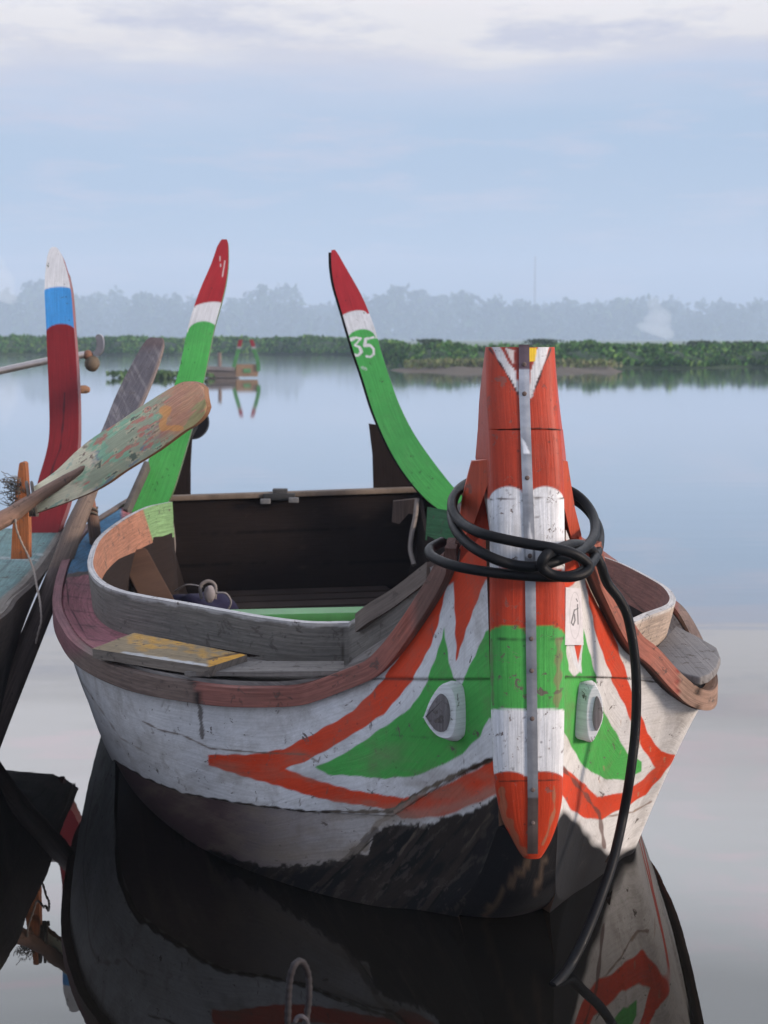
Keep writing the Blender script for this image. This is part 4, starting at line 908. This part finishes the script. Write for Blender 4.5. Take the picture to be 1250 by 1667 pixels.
# far side of hull (out of frame mostly)
g2 = g.copy(); g2[..., 0] = -3.5 - g2[..., 0]; nn = np.cross(np.gradient(g2, axis=0), np.gradient(g2, axis=1))[50, 20]; slab('hull', g2, .025, M_WOOD, lb, c, flip=(nn[0] > 0))
DK = RIM.copy(); DK[:, 0] -= .012; DK[:, 2] += .004; D2 = DK.copy(); D2[:, 0] -= .42
g = ruled(DK, D2, 200, 60); px, py = proj(g); c = np.broadcast_to(np.array((.15, .26, .25)), g.shape).copy()
w = np.linspace(0, 1, 60)[None, :, None]; e = np.clip((.10 - w) / .02, 0, 1); c = c * (1 - e) + np.array((.19, .165, .14)) * e
for k in (.11, .3, .52, .75): 
    e = np.exp(-((w - k) / .008) ** 2); c = c * (1 - .8 * e) + np.array((.03, .035, .035)) * .8 * e
c = stroke(c, px, py, [(-40, 905), (60, 912)], 1.8, (.33, .38, .36), .4); c = stroke(c, px, py, [(20, 899), (68, 903)], 1.4, (.33, .38, .36), .4, .8)
nn = np.cross(np.gradient(g, axis=0), np.gradient(g, axis=1))[50, 20]; slab('side_deck', g, .02, M_WOOD, lb, spray(c, px, py, .05), flip=(nn[2] < 0))
def hcb(px, py, g):
    c = np.broadcast_to(WHITE * 1.15, g.shape).copy(); c = arch(px, py, 70, 118, 474, 7, BLUE, c, -1); c = arch(px, py, 74, 123, 542, 15, RED * .55, c, -1)
    c = stroke(c, px, py, [(105, 640), (103, 680), (98, 730), (86, 760), (75, 800)], 1.1, (.06, .008, .012), .5)
    c = stroke(c, px, py, [(118, 420), (122, 500), (125, 560), (128, 640)], 1.2, (.5, .25, .25), .4, .5)
    return c
HB = [(402, 84, 91), (407, 80, 96), (418, 76.5, 101.5), (445, 73, 110), (474, 72, 116), (531, 75, 120), (582, 77, 124), (632, 79, 127), (680, 80.5, 128), (716, 80, 128), (750, 72, 124), (783, 61, 119), (820, 55, 111), (861, 47, 96), (885, 42, 90)]
horn('stern_horn', HB, 5.35, 5.75, hcb, .05, lb, M_GLOSS, backing=(.22, .07, .07))
horn('horn_backing', [(a, c - 5, c + 2) for a, b, c in HB[3:]], 5.40, 5.79, lambda px, py, g: np.broadcast_to((.24, .17, .15), g.shape).copy(), .03, lb, M_WOOD)
tube('peg', [P(115, 634, 5.72), P(140, 634, 5.72), P(146, 634.5, 5.72)], [.016, .016, .009], M_WOOD, lb, 12, (.36, .2, .12))
# thole pin
def taper(name, rows, Y, th, col, parent):
    d = [np.array([P(x, y, Y) for x, y in rows])]
    o = build(name, [prism_data(rows3(rows, Y), np.array((0, th, 0)), col)], M_WOOD, parent); md = o.modifiers.new('b', 'BEVEL'); md.width = .005; md.segments = 3; md.limit_method = 'ANGLE'; return o
def rows3(rows, Y): return [P(x, y, Y) for x, y in rows]
taper('thole_pin', [(31, 755), (33.5, 752.5), (38.5, 752.5), (41, 755), (44, 800), (46.5, 860), (46.5, 910), (17.5, 910), (20, 860), (25, 800)], 4.60, .04, np.array((.33, .115, .045)), lb)

# ------------------------------------------------------------------ oars
oar = empty('peeling_oar', tuple(P(30, 835, 4.55)), 'oar with flaking orange, green and cream blade lashed to the orange thole pin', 'oar')
top = [(52, 794), (90, 767), (128, 731), (158, 708), (188, 690), (235, 658), (286, 627), (306, 621), (322, 624), (332, 632)]
bot = [(50, 838), (101, 820), (148, 801), (175, 786), (202, 767), (255, 734), (296, 704), (316, 692), (331, 677), (337, 663)]
n = 280; a = even(np.array([P(x, y, 4.52 - .0016 * (x - 50)) for x, y in top]), n); b = even(np.array([P(x, y, 4.52 - .0016 * (x - 50)) for x, y in bot]), n)
v = np.linspace(0, 1, 70)[None, :, None]; g = a[:, None] * (1 - v) + b[:, None] * v; g[..., 1] -= .012 * np.sin(np.pi * v[..., 0])
px, py = proj(g); c = np.broadcast_to(np.array((.27, .29, .20)), g.shape).copy()
def layer(c, f, colr): f = f[..., None]; return c * (1 - f) + np.array(colr) * f
xr = px * .82 - py * .57; yr_ = (px * .57 + py * .82) * 1.9
n1 = nse(xr * .6 + 900, yr_ + 900, 40, 1); n2_ = nse(xr * .6 + 900, yr_ + 900, 30, 2); n3_ = nse(xr * .55 + 900, yr_ + 900, 17, 3); n4_ = nse(xr * .7 + 900, yr_ + 900, 13, 5)
st_ = lambda x, a, w_=.02: np.clip((x - a) / w_, 0, 1)
c = layer(c, st_(n1, .47) * .8, (.19, .36, .23)); c = layer(c, st_(n2_, .56) * .8, (.13, .16, .20)); c = layer(c, st_(n3_, .60) * .8, (.42, .14, .11)); c = layer(c, st_(n4_, .58) * .7, (.44, .38, .25)); c = layer(c, st_(n4_, .66), (.10, .12, .09))
tipf = np.clip((px - 245 + 30 * (n2_ - .5) * 4) / 45, 0, 1) * np.clip(1 - (n3_ - .55) * 4, .3, 1); c = layer(c, tipf * .85, (.46, .215, .125))
c = layer(c, tipf * st_(n1, .55, .04) * .6, (.24, .30, .12)); 
orp = np.exp(-((px - 268 - (n1 - .5) * 30) / 9) ** 2 - ((py - 690) / 12) ** 2) + np.exp(-((px - 270) / 12) ** 2 - ((py - 668) / 9) ** 2) + np.exp(-((px - 287) / 14) ** 2 - ((py - 697) / 6) ** 2)
c = layer(c, st_(orp * (.6 + n3_), .45, .1) * .85, (.65, .26, .09))
crm = np.clip((150 - px + 90 * (n2_ - .5)) / 14, 0, 1); c = layer(c, crm * st_(n1, .22, .04) * .94, (.62, .50, .35)); c = layer(c, crm * st_(n3_, .62) * .8, (.22, .36, .28)); c = layer(c, crm * st_(n4_, .67), (.16, .11, .08))
nn = np.cross(np.gradient(g, axis=0), np.gradient(g, axis=1))[80, 30]
c = np.clip(c * 1.6, 0, .85)
slab('blade', g, .018, M_PEEL, oar, c, BROWN, np.asarray((.22, .12, .07)), flip=(nn[1] > 0), one=True)
sh = [(-160, 925, 4.36), (0, 848, 4.45), (35, 826, 4.465), (70, 803, 4.455), (105, 782, 4.42), (130, 767, 4.385), (144, 756, 4.366)]
tube('shaft', even(K(sh), 80), np.interp(np.linspace(0, 1, 80), [0, .5, .65, .85, .96, 1], [.028, .027, .020, .016, .011, .004]), M_WOOD, oar, 16, (.31, .19, .14))
rp = []
for t in np.linspace(0, 2 * np.pi * 3, 120):
    rp.append(P(44 + 8 * math.sin(t * .5) * .3 + 5 * math.cos(t), 812 + 27 * math.cos(t), 4.53 - .075 * math.sin(t)) + np.array((t * .0012, 0, 0)))
lash = empty('lashing_rope', tuple(P(45, 812, 4.5)), 'frayed grey rope loop tying the peeling oar to the orange pin with a hanging end', 'rope')
tube('loop', rp, .0045, M_ROPE, lash, 8, (.12, .10, .085))
tube('loose_end', even(K([(25, 845, 4.44), (27, 862, 4.44), (36, 885, 4.45), (45, 903, 4.45), (55, 930, 4.33), (60, 955, 4.25), (65, 980, 4.15), (67, 1010, 4.1), (62, 1030, 4.08), (58, 1048, 4.07)]), 160), .0032 + .0007 * np.sin(np.arange(160) * 1.3), M_ROPE, lash, 8, (.24, .20, .17))
fr = []
for k in range(60):
    x0, y0 = 30 + RNG.normal(0, 3), 800 + RNG.normal(0, 12); pts = [np.array((x0, y0))]
    for j in range(6): pts.append(pts[-1] + np.array((RNG.normal(-3, 3), RNG.normal(-1, 4))))
    fr.append(tube_data(np.array([P(x, y, 4.56 + RNG.normal(0, .01)) for x, y in pts]), .0011, 4, (.14, .12, .10)))
build('frayed_fibres', fr, M_ROPE, lash)
# second oar
oar2 = empty('grey_oar', tuple(P(140, 830, 4.9)), 'bare dark grey oar standing aslant beside the maroon horn, its shaft down to the water', 'oar')
top = [(244, 549), (236, 556), (222, 578), (205, 610), (188, 645), (170, 690), (160, 712)]; bot = [(264, 550), (267, 556), (262, 578), (250, 612), (236, 645), (215, 690), (196, 735)]
a = even(np.array([P(x, y, 5.62 - .0035 * (y - 549) * .9) for x, y in top]), 120); b = even(np.array([P(x, y, 5.62 - .0035 * (y - 549) * .9) for x, y in bot]), 120); v = np.linspace(0, 1, 30)[None, :, None]
g = a[:, None] * (1 - v) + b[:, None] * v; px, py = proj(g); c = np.broadcast_to(np.array((.105, .10, .115)), g.shape).copy(); c = layer(c, st_(nse((px * .5 + py) * .3 + 500, (px - py * .5) * 2 + 900, 14, 8), .5, .1) * .6, (.20, .19, .20))
c = layer(c, np.clip((575 - py) / 15, 0, 1) * .5, (.10, .06, .055)); c = layer(c, np.broadcast_to(np.clip((v[..., 0] - .9) / .05, 0, 1), px.shape) * .6, (.26, .2, .17))
nn = np.cross(np.gradient(g, axis=0), np.gradient(g, axis=1))[60, 10]; slab('blade', g, .018, M_WOOD, oar2, c, BROWN, flip=(nn[1] > 0))
pt = even(K([(196, 690, 5.2), (170, 745, 5.05), (140, 815, 4.88), (120, 862, 4.78), (95, 930, 4.62), (50, 1040, 4.42), (0, 1165, 4.22), (-40, 1270, 4.1)]), 90)
tube('shaft', pt, np.interp(np.linspace(0, 1, 90), [0, .2, .35, .7, 1], [.012, .022, .032, .034, .034]), M_WOOD, oar2, 16, np.array([(.17, .125, .10)] * 45 + [(.13, .10, .09)] * 45))

# ------------------------------------------------------------------ motor shaft beyond the maroon horn
ms = empty('propeller_shaft', tuple(P(60, 595, 6.3)), 'long steel propeller shaft poking out behind the maroon horn above the water', 'motor shaft')
tube('shaft', even(K([(-220, 652, 6.2), (-80, 622, 6.25), (0, 604, 6.3), (75, 588, 6.35), (140, 577, 6.4)]), 40), .015, M_METAL, ms, 12, (.42, .38, .36))
build('hub', [sphere_data(P(150, 592, 6.4), (.032, .035, .035), (.10, .075, .05), 14, 18, .05), sphere_data(P(143, 578, 6.4), (.022, .022, .022), (.16, .08, .05), 10, 12)], M_IRON, ms)
bl = sm([(150, 574), (156, 568), (157, 556), (155, 548), (160, 544), (166, 548), (168, 560), (166, 572), (158, 580)], 30)
o = build('propeller_blade', [prism_data([P(x, y, 6.39) for x, y in bl], np.array((.004, .012, 0)), (.26, .25, .26))], M_METAL, ms)

# ------------------------------------------------------------------ iron mooring loop in the foreground
il = even(K([(470, 1800, 1.78), (468, 1700, 1.8), (469, 1640, 1.8), (471, 1600, 1.8), (477, 1575, 1.8), (486, 1565, 1.81), (495, 1570, 1.82), (502, 1590, 1.83), (503, 1620, 1.83), (500, 1650, 1.83), (496, 1680, 1.82), (497, 1720, 1.82), (499, 1800, 1.8), (500, 2200, 1.75)]), 500)
ph = np.linspace(0, 420, 500); V, Fq, C, U = tube_data(il, .0042 + .00035 * np.sin(ph), 12, (.016, .013, .014))
o = build('rebar_loop', [(V, Fq, C, U), tube_data(even(K([(480, 1663, 1.80), (486, 1655, 1.8), (494, 1656, 1.8), (500, 1664, 1.81), (503, 1680, 1.82)]), 30), .003, 8, (.05, .045, .05)), tube_data(K([(470, 1800, 1.78), (469, 2200, 1.72)]), .0036, 8, (.05, .04, .045))], M_IRON)
tag(o, 'bent loop of ribbed rusty iron bar standing in the dark water in the foreground', 'mooring loop')

# ------------------------------------------------------------------ distant boat
DY = 46.0
def D(x, y, Y=DY): return P(x, y, Y)
db = empty('distant_boat', tuple(D(390, 612)), 'small far boat with two green horns tipped red moored near the weed bank', 'boat')
def ribbon(ptsl, w, Y, th, colr): 
    p = np.array([P(x, y, Y) for x, y in ptsl]); e_ = even(p, 24); g = np.stack([e_ - [w / 2, 0, 0], e_ + [w / 2, 0, 0]], 1); V, Fq, C, U = slab_data(g, th, colr if callable(colr) is False else None); return V, Fq, C, U
for pts_ in ([(379, 603), (383, 588), (388, 570), (392, 553)], [(421, 604), (420, 590), (415, 572), (409, 553)]):
    p = even(np.array([P(x, y, DY) for x, y in pts_]), 30); g = np.stack([p - [.06, 0, 0], p, p + [.06, 0, 0]], 1); c = np.broadcast_to(GREEN * .6 + .03, g.shape).copy(); c[23:] = RED * .8; c[21:23] = WHITE * .6
    slab('stern_horn', g, .05, M_GLOSS, db, c)
o = build('transom', [prism_data([D(380, 593), D(422, 593), D(419, 613), D(384, 613)], np.array((0, .06, 0)), (.34, .22, .13))], M_WOOD, db)
build('painted_badge', [prism_data([D(396, 600, DY - .02), D(408, 600, DY - .02), D(408, 607, DY - .02), D(396, 607, DY - .02)], np.array((0, .015, 0)), (.12, .3, .12))], M_WOOD, db)
build('hull', [prism_data([D(334, 598), D(350, 600), D(366, 603), D(382, 597), D(384, 597), D(384, 615), D(334, 615)], np.array((0, 1.2, 0)), (.17, .14, .12)),
               plank_between(D(336, 599, DY - .03), D(382, 601, DY - .03), .08, .12, (.24, .21, .2), side=(0, 1, 0))], M_WOOD, db)
tube('pole', [D(358, 616, DY + .4), D(357, 574, DY + .4)], .06, M_WOOD, db, 8, (.3, .22, .18))

# ------------------------------------------------------------------ bank, weeds, far shore
def leaf_field(name, n, posf, size, cols, lean=.5):
    pos, hgt = posf(n); ang = RNG.uniform(0, 2 * np.pi, n); tilt = RNG.uniform(.1, 1.2, n) * lean; s = size * RNG.uniform(.6, 1.4, n)
    a = np.stack([np.cos(ang), np.sin(ang), 0 * ang], 1); up = norm(np.stack([np.sin(ang) * tilt, -np.cos(ang) * tilt, np.ones(n)], 1)); w = a * (s * .42)[:, None]; h = up * s[:, None]
    V = np.stack([pos, pos + w * .9 + h * .45, pos + w * .5 + h * .9, pos + h * 1.05, pos - w * .5 + h * .9, pos - w * .9 + h * .45], 1).reshape(-1, 3)
    F_ = (np.arange(n)[:, None] * 6 + np.arange(6)[None]).tolist(); cols = np.array(cols); cc = cols[RNG.integers(0, len(cols), n)] * RNG.uniform(.7, 1.3, (n, 1))
    return mesh(name, V, F_, M_LEAF, None, np.repeat(cc, 6, 0), None, smooth=False)
def shore(x):  # near edge of the weed bank: far off on the left, closer on the right
    return 115 - 52 / (1 + np.exp(-(x + .2) / .35)) + 1.2 * np.sin(x * .45) + .6 * np.sin(x * 1.3)
def topz(x, y): return (1.30 + .07 * np.sin(x * .8) + .06 * np.sin(x * 2.1 + 1) + .07 * np.sin(x * 5.3) * np.sin(x * 1.7 + 2)) - .42 / (1 + np.exp(-(x + .2) * 3))
def hy(n):
    x = np.where(RNG.random(n) < .62, RNG.uniform(-62, 1, n), RNG.uniform(-1, 40, n)); d = RNG.exponential(4.0, n); d = np.minimum(d, 28); y = shore(x) + d + .25
    t = topz(x, y) * (1 + .22 * (nse(x * 3 + 300, y * 2, 3, 95) - .5)) * np.clip((d + .2) / 3.2, .12, 1) ** .55; z = t * (1 - RNG.exponential(.16, n)); clump = .10 * np.sin(x * 5 + 2 * np.sin(y)) * np.cos(x * 2.3 + y)
    return np.stack([x, y, np.clip(z + clump - .22, -.02, 2)], 1), t
o = leaf_field('water_hyacinth', 135000, hy, .25, [(.045, .135, .022), (.07, .18, .033), (.03, .095, .017), (.12, .22, .045), (.018, .055, .01)]); tag(o, kind='stuff', label='dense green water hyacinth along the far edge of the water')
xs = np.linspace(-62, 40, 240); rows = []
for q, z in ((0, -.15), (.15, .02), (.8, .45), (2, .72), (6, .80), (30, .8), (60, .3), (62, -.2)):
    rows.append(np.stack([xs, shore(xs) + q, np.clip(z * (topz(xs, 0)) * (1 + .1 * np.sin(xs * 3 + q)), -.2, 2)], 1))
g = np.stack(rows, 1); n_, m_ = g.shape[:2]; idx = np.arange(n_ * m_).reshape(n_, m_); q = np.stack([idx[:-1, :-1], idx[1:, :-1], idx[1:, 1:], idx[:-1, 1:]], -1).reshape(-1, 4)
o = mesh('weed_bank', g.reshape(-1, 3), q, M_MUD, None, np.broadcast_to((.020, .042, .014), (n_ * m_, 3))); tag(o, kind='structure', label='low bank under the water weeds')
# mud spit
u = np.linspace(-1, 1, 60)[:, None]; w = np.linspace(-1, 1, 30)[None]; xx = 4.7 + 4.7 * u + 0 * w; yy = 57.5 + 5.5 * w + .25 * np.sin(u * 7)
zz_ = np.clip(1 - u ** 4 - w ** 2 - .35 * (nse(u * 40 + 90, w * 9 + 40 + 0 * u, 6, 31) - .3), 0, 1) * (.20 + .10 * np.exp(-((xx - 4.1) / 1.2) ** 2) + .30 * np.exp(-((xx - 8.5) / .35) ** 2) + .05 * np.sin(xx * 3)) - .03; g = np.stack([xx, yy, zz_], -1); n_, m_ = g.shape[:2]
idx = np.arange(n_ * m_).reshape(n_, m_); q = np.stack([idx[:-1, :-1], idx[1:, :-1], idx[1:, 1:], idx[:-1, 1:]], -1).reshape(-1, 4)
o = mesh('mud_spit', g.reshape(-1, 3), q, M_MUD, None, np.broadcast_to((.085, .065, .042), (n_ * m_, 3))); tag(o, kind='structure', label='brown mud edge of the bank')
def gr(n):
    x = np.where(RNG.random(n) < .6, RNG.normal(4.0, .9, n), RNG.uniform(.8, 9, n)); y = 57.8 + RNG.uniform(-2.5, 3.5, n); z = .08 + RNG.uniform(0, .22, n); return np.stack([x, y, z], 1), z
o = leaf_field('bank_grass', 5000, gr, .14, [(.12, .15, .05), (.09, .12, .04), (.15, .15, .07)]); tag(o, kind='stuff', label='yellowish grass on the mud edge')
def fw(n):
    x = RNG.uniform(-7.6, -6.6, n); x = np.where(RNG.random(n) < .5, x, RNG.uniform(-8.6, -5.2, n)); y = 46.5 + RNG.uniform(-1, 1, n) + .2 * np.sin(x * 5); z = RNG.uniform(-.02, .07, n); return np.stack([x, y, z], 1), z
o = leaf_field('floating_weed', 500, fw, .16, [(.05, .10, .03), (.07, .12, .04)], 1.2); tag(o, kind='stuff', label='loose floating weed in front of the bank')
# far land
xs = np.linspace(-1450, 1450, 60); g = np.stack([np.stack([xs, 0 * xs + y, 0 * xs + z], 1) for y, z in ((188, -.2), (192, .25), (300, .3), (600, .5), (1380, 1.0))], 1); n_, m_ = g.shape[:2]
idx = np.arange(n_ * m_).reshape(n_, m_); q = np.stack([idx[:-1, :-1], idx[1:, :-1], idx[1:, 1:], idx[:-1, 1:]], -1).reshape(-1, 4)
o = mesh('far_land', g.reshape(-1, 3), q, M_MUD, None, np.broadcast_to((.10, .13, .06), (n_ * m_, 3))); tag(o, kind='structure', label='flat misty land before the far trees')
# far wood: every crown many leaf clumps on limbs
FV, FF, FC = [], [], []; off = 0
def crown_pts(cx, cy, rx, h, n):
    nb = 7; bl_ = np.stack([cx + RNG.normal(0, rx * .5, nb), cy + RNG.normal(0, rx * .5, nb), h * RNG.uniform(.45, .88, nb)], 1); k = RNG.integers(0, nb, n)
    d = norm(RNG.standard_normal((n, 3))) * (RNG.random((n, 1)) ** .4); return bl_[k] + d * np.array((rx * .5, rx * .5, h * .17))
prof_px = [(-400, 480), (0, 487), (20, 470), (45, 455), (75, 452), (100, 478), (125, 488), (150, 468), (165, 460), (185, 474), (205, 490), (225, 472), (245, 480), (270, 478), (300, 480), (330, 482), (380, 485), (415, 470), (440, 456), (460, 476), (490, 492), (520, 490), (540, 492), (580, 480), (610, 476), (640, 468), (680, 470), (720, 478), (760, 478), (800, 480), (830, 488), (850, 492),
           (880, 492), (920, 486), (950, 490), (985, 484), (1010, 480), (1030, 490), (1060, 480), (1085, 476), (1110, 498), (1140, 502), (1165, 490), (1200, 486), (1230, 488), (1260, 482), (1650, 490)]
fwq = []
for px0 in np.r_[np.arange(-420, 1680, 13.0), np.arange(-2000, -420, 22.0), np.arange(1680, 3200, 22.0)]:
    Y = RNG.uniform(1000, 1180); x = (px0 - 625) / F * Y + RNG.normal(0, 1.0); ytop = np.interp(px0, [a for a, _ in prof_px], [b for _, b in prof_px]) + RNG.uniform(-3, 9)
    h = (552.5 - ytop) / F * Y + 1.2; fwq.append((x, Y, h))
for (x, Y, h) in fwq:
    n = 260; p = crown_pts(x, Y, h * .30, h, n); p[:130] = crown_pts(x, Y, h * .5, h * .75, 130); p[:110, 2] *= RNG.uniform(.05, 1, 110); s = RNG.uniform(1.6, 3.8, n)
    a = norm(RNG.standard_normal((n, 3))) * s[:, None]; b = norm(np.cross(a, RNG.standard_normal((n, 3)))) * s[:, None]
    FV.append(np.stack([p - a, p - b * .6, p + a, p + b * .6], 1).reshape(-1, 3)); FC.append(np.repeat(np.array((.05, .085, .035)) * RNG.uniform(.5, 1.4, (n, 1)), 4, 0)); FF += (off + np.arange(n)[:, None] * 4 + np.arange(4)[None]).tolist(); off += n * 4
    V, Fq, C, U = tube_data([(x, Y, 0), (x + .3, Y, h * .35), (x, Y, h * .6)], [.5, .35, .15], 6, (.07, .05, .04)); FV.append(V); FC.append(C); FF += [[int(i) + off for i in q_] for q_ in Fq]; off += len(V)
o = mesh('far_wood', np.vstack(FV), FF, M_LEAF, None, np.vstack(FC), None, smooth=False); tag(o, kind='stuff', label='hazy blue line of far trees along the horizon')
# lone shrubs standing above the weeds
def shrub(px0, py0, w, h, label, Y=75):
    x = (px0 - 625) / F * Y; z0 = .6; zt = CAMH + (552.5 - py0) / F * Y; n = 260; r = w / F * Y
    p = np.stack([x + RNG.normal(0, r * .4, n), Y + RNG.normal(0, .3, n), zt - np.abs(RNG.normal(0, h / F * Y * .5, n))], 1)
    s = .10; a = norm(RNG.standard_normal((n, 3))) * s; b = norm(np.cross(a, RNG.standard_normal((n, 3)))) * s
    V = np.stack([p - a, p - b * .6, p + a, p + b * .6], 1).reshape(-1, 3)
    e = empty('shrub', (x, Y, 0), label, 'shrub', 'shrubs standing above the weed bank')
    mesh('foliage', V, (np.arange(n)[:, None] * 4 + np.arange(4)[None]).tolist(), M_LEAF, e, np.repeat(np.array((.04, .075, .03)) * RNG.uniform(.6, 1.4, (n, 1)), 4, 0), None, smooth=False)
    tube('trunk', [(x, Y, .3), (x + .02, Y, z0), (x, Y, zt)], [.04, .03, .015], M_WOOD, e, 6, (.06, .045, .035))
shrub(700, 553, 26, 6, 'small shrub over the weed bank, nearest to the right green horn')
shrub(880, 553, 30, 7, 'flat shrub just above the orange bow post')
shrub(950, 556, 16, 10, 'bushy green shrub just right of the orange bow post')
shrub(1140, 556, 34, 5, 'flat grey shrub below the white smoke at right')
shrub(1212, 557, 34, 6, 'flat shrub nearest the right edge of the view')
# radio mast
mst = []; Y = 1120; x = (868 - 625) / F * Y; H = (552.5 - 420) / F * Y + 1.2
for dx, dy in ((-1, -1), (1, -1), (0, 1)): mst.append(tube_data([(x + dx, Y + dy, 0), (x + dx * .3, Y + dy * .3, H)], .22, 5, (.25, .25, .26)))
for k in range(18):
    z = H * k / 18; s = 1 - .7 * k / 18; z2 = H * (k + 1) / 18; s2 = 1 - .7 * (k + 1) / 18; mst.append(tube_data([(x - s, Y - s, z), (x + s2, Y - s2, z2)], .08, 4, (.25, .25, .26))); mst.append(tube_data([(x + s, Y - s, z), (x - s2, Y - s2, z2)], .08, 4, (.25, .25, .26)))
o = build('radio_mast', mst, M_IRON); tag(o, 'thin faint lattice mast rising above the hazy trees', 'mast')

# ------------------------------------------------------------------ smoke and haze
def vol_mat(name, dens, colr, noise=None, ani=0.0):
    m = bpy.data.materials.new(name); m.use_nodes = True; t = m.node_tree; t.nodes.clear(); v = N(t, 'ShaderNodeVolumePrincipled'); v.inputs['Color'].default_value = (*colr, 1); v.inputs['Density'].default_value = dens; v.inputs['Anisotropy'].default_value = ani
    o = N(t, 'ShaderNodeOutputMaterial'); L(t, v.outputs[0], o.inputs['Volume']); return m
M_SMOKE = vol_mat('smoke', .045, (1, 1, 1))
def plume(px0, py_bot, py_top, w, label, Y=850):
    pts = []
    for t in np.linspace(0, 1, 16): pts.append(P(px0 + 6 * math.sin(t * 4), py_bot + (py_top - py_bot) * t, Y))
    t = np.linspace(0, 1, 16); rad = w / F * Y * (np.where(t < .3, .8 + .2 * np.sin(t * 12), (1 - t) * 1.15) + .12 + .1 * np.sin(t * 17))
    o = tube('smoke_plume', pts, rad, M_SMOKE, None, 14, (1, 1, 1)); tag(o, label, 'smoke', 'smoke plumes before the far trees')
plume(1064, 545, 480, 28, 'white smoke plume before the far trees at right')
plume(0, 490, 412, 22, 'white smoke plume at the left edge of the view')
bx = bpy.data.meshes.new('haze'); v8 = [(x, y, z) for x in (-1510, 1510) for y in (-60, 1400) for z in (-1.5, 74)]
bx.from_pydata(v8, [], [(0, 1, 3, 2), (4, 6, 7, 5), (0, 4, 5, 1), (2, 3, 7, 6), (0, 2, 6, 4), (1, 5, 7, 3)]); bx.materials.append(vol_mat('haze_air', .00120, (.64, .775, .95)))
hz = bpy.data.objects.new('haze', bx); scene.collection.objects.link(hz); tag(hz, kind='stuff', label='thin blue morning haze over the lake')
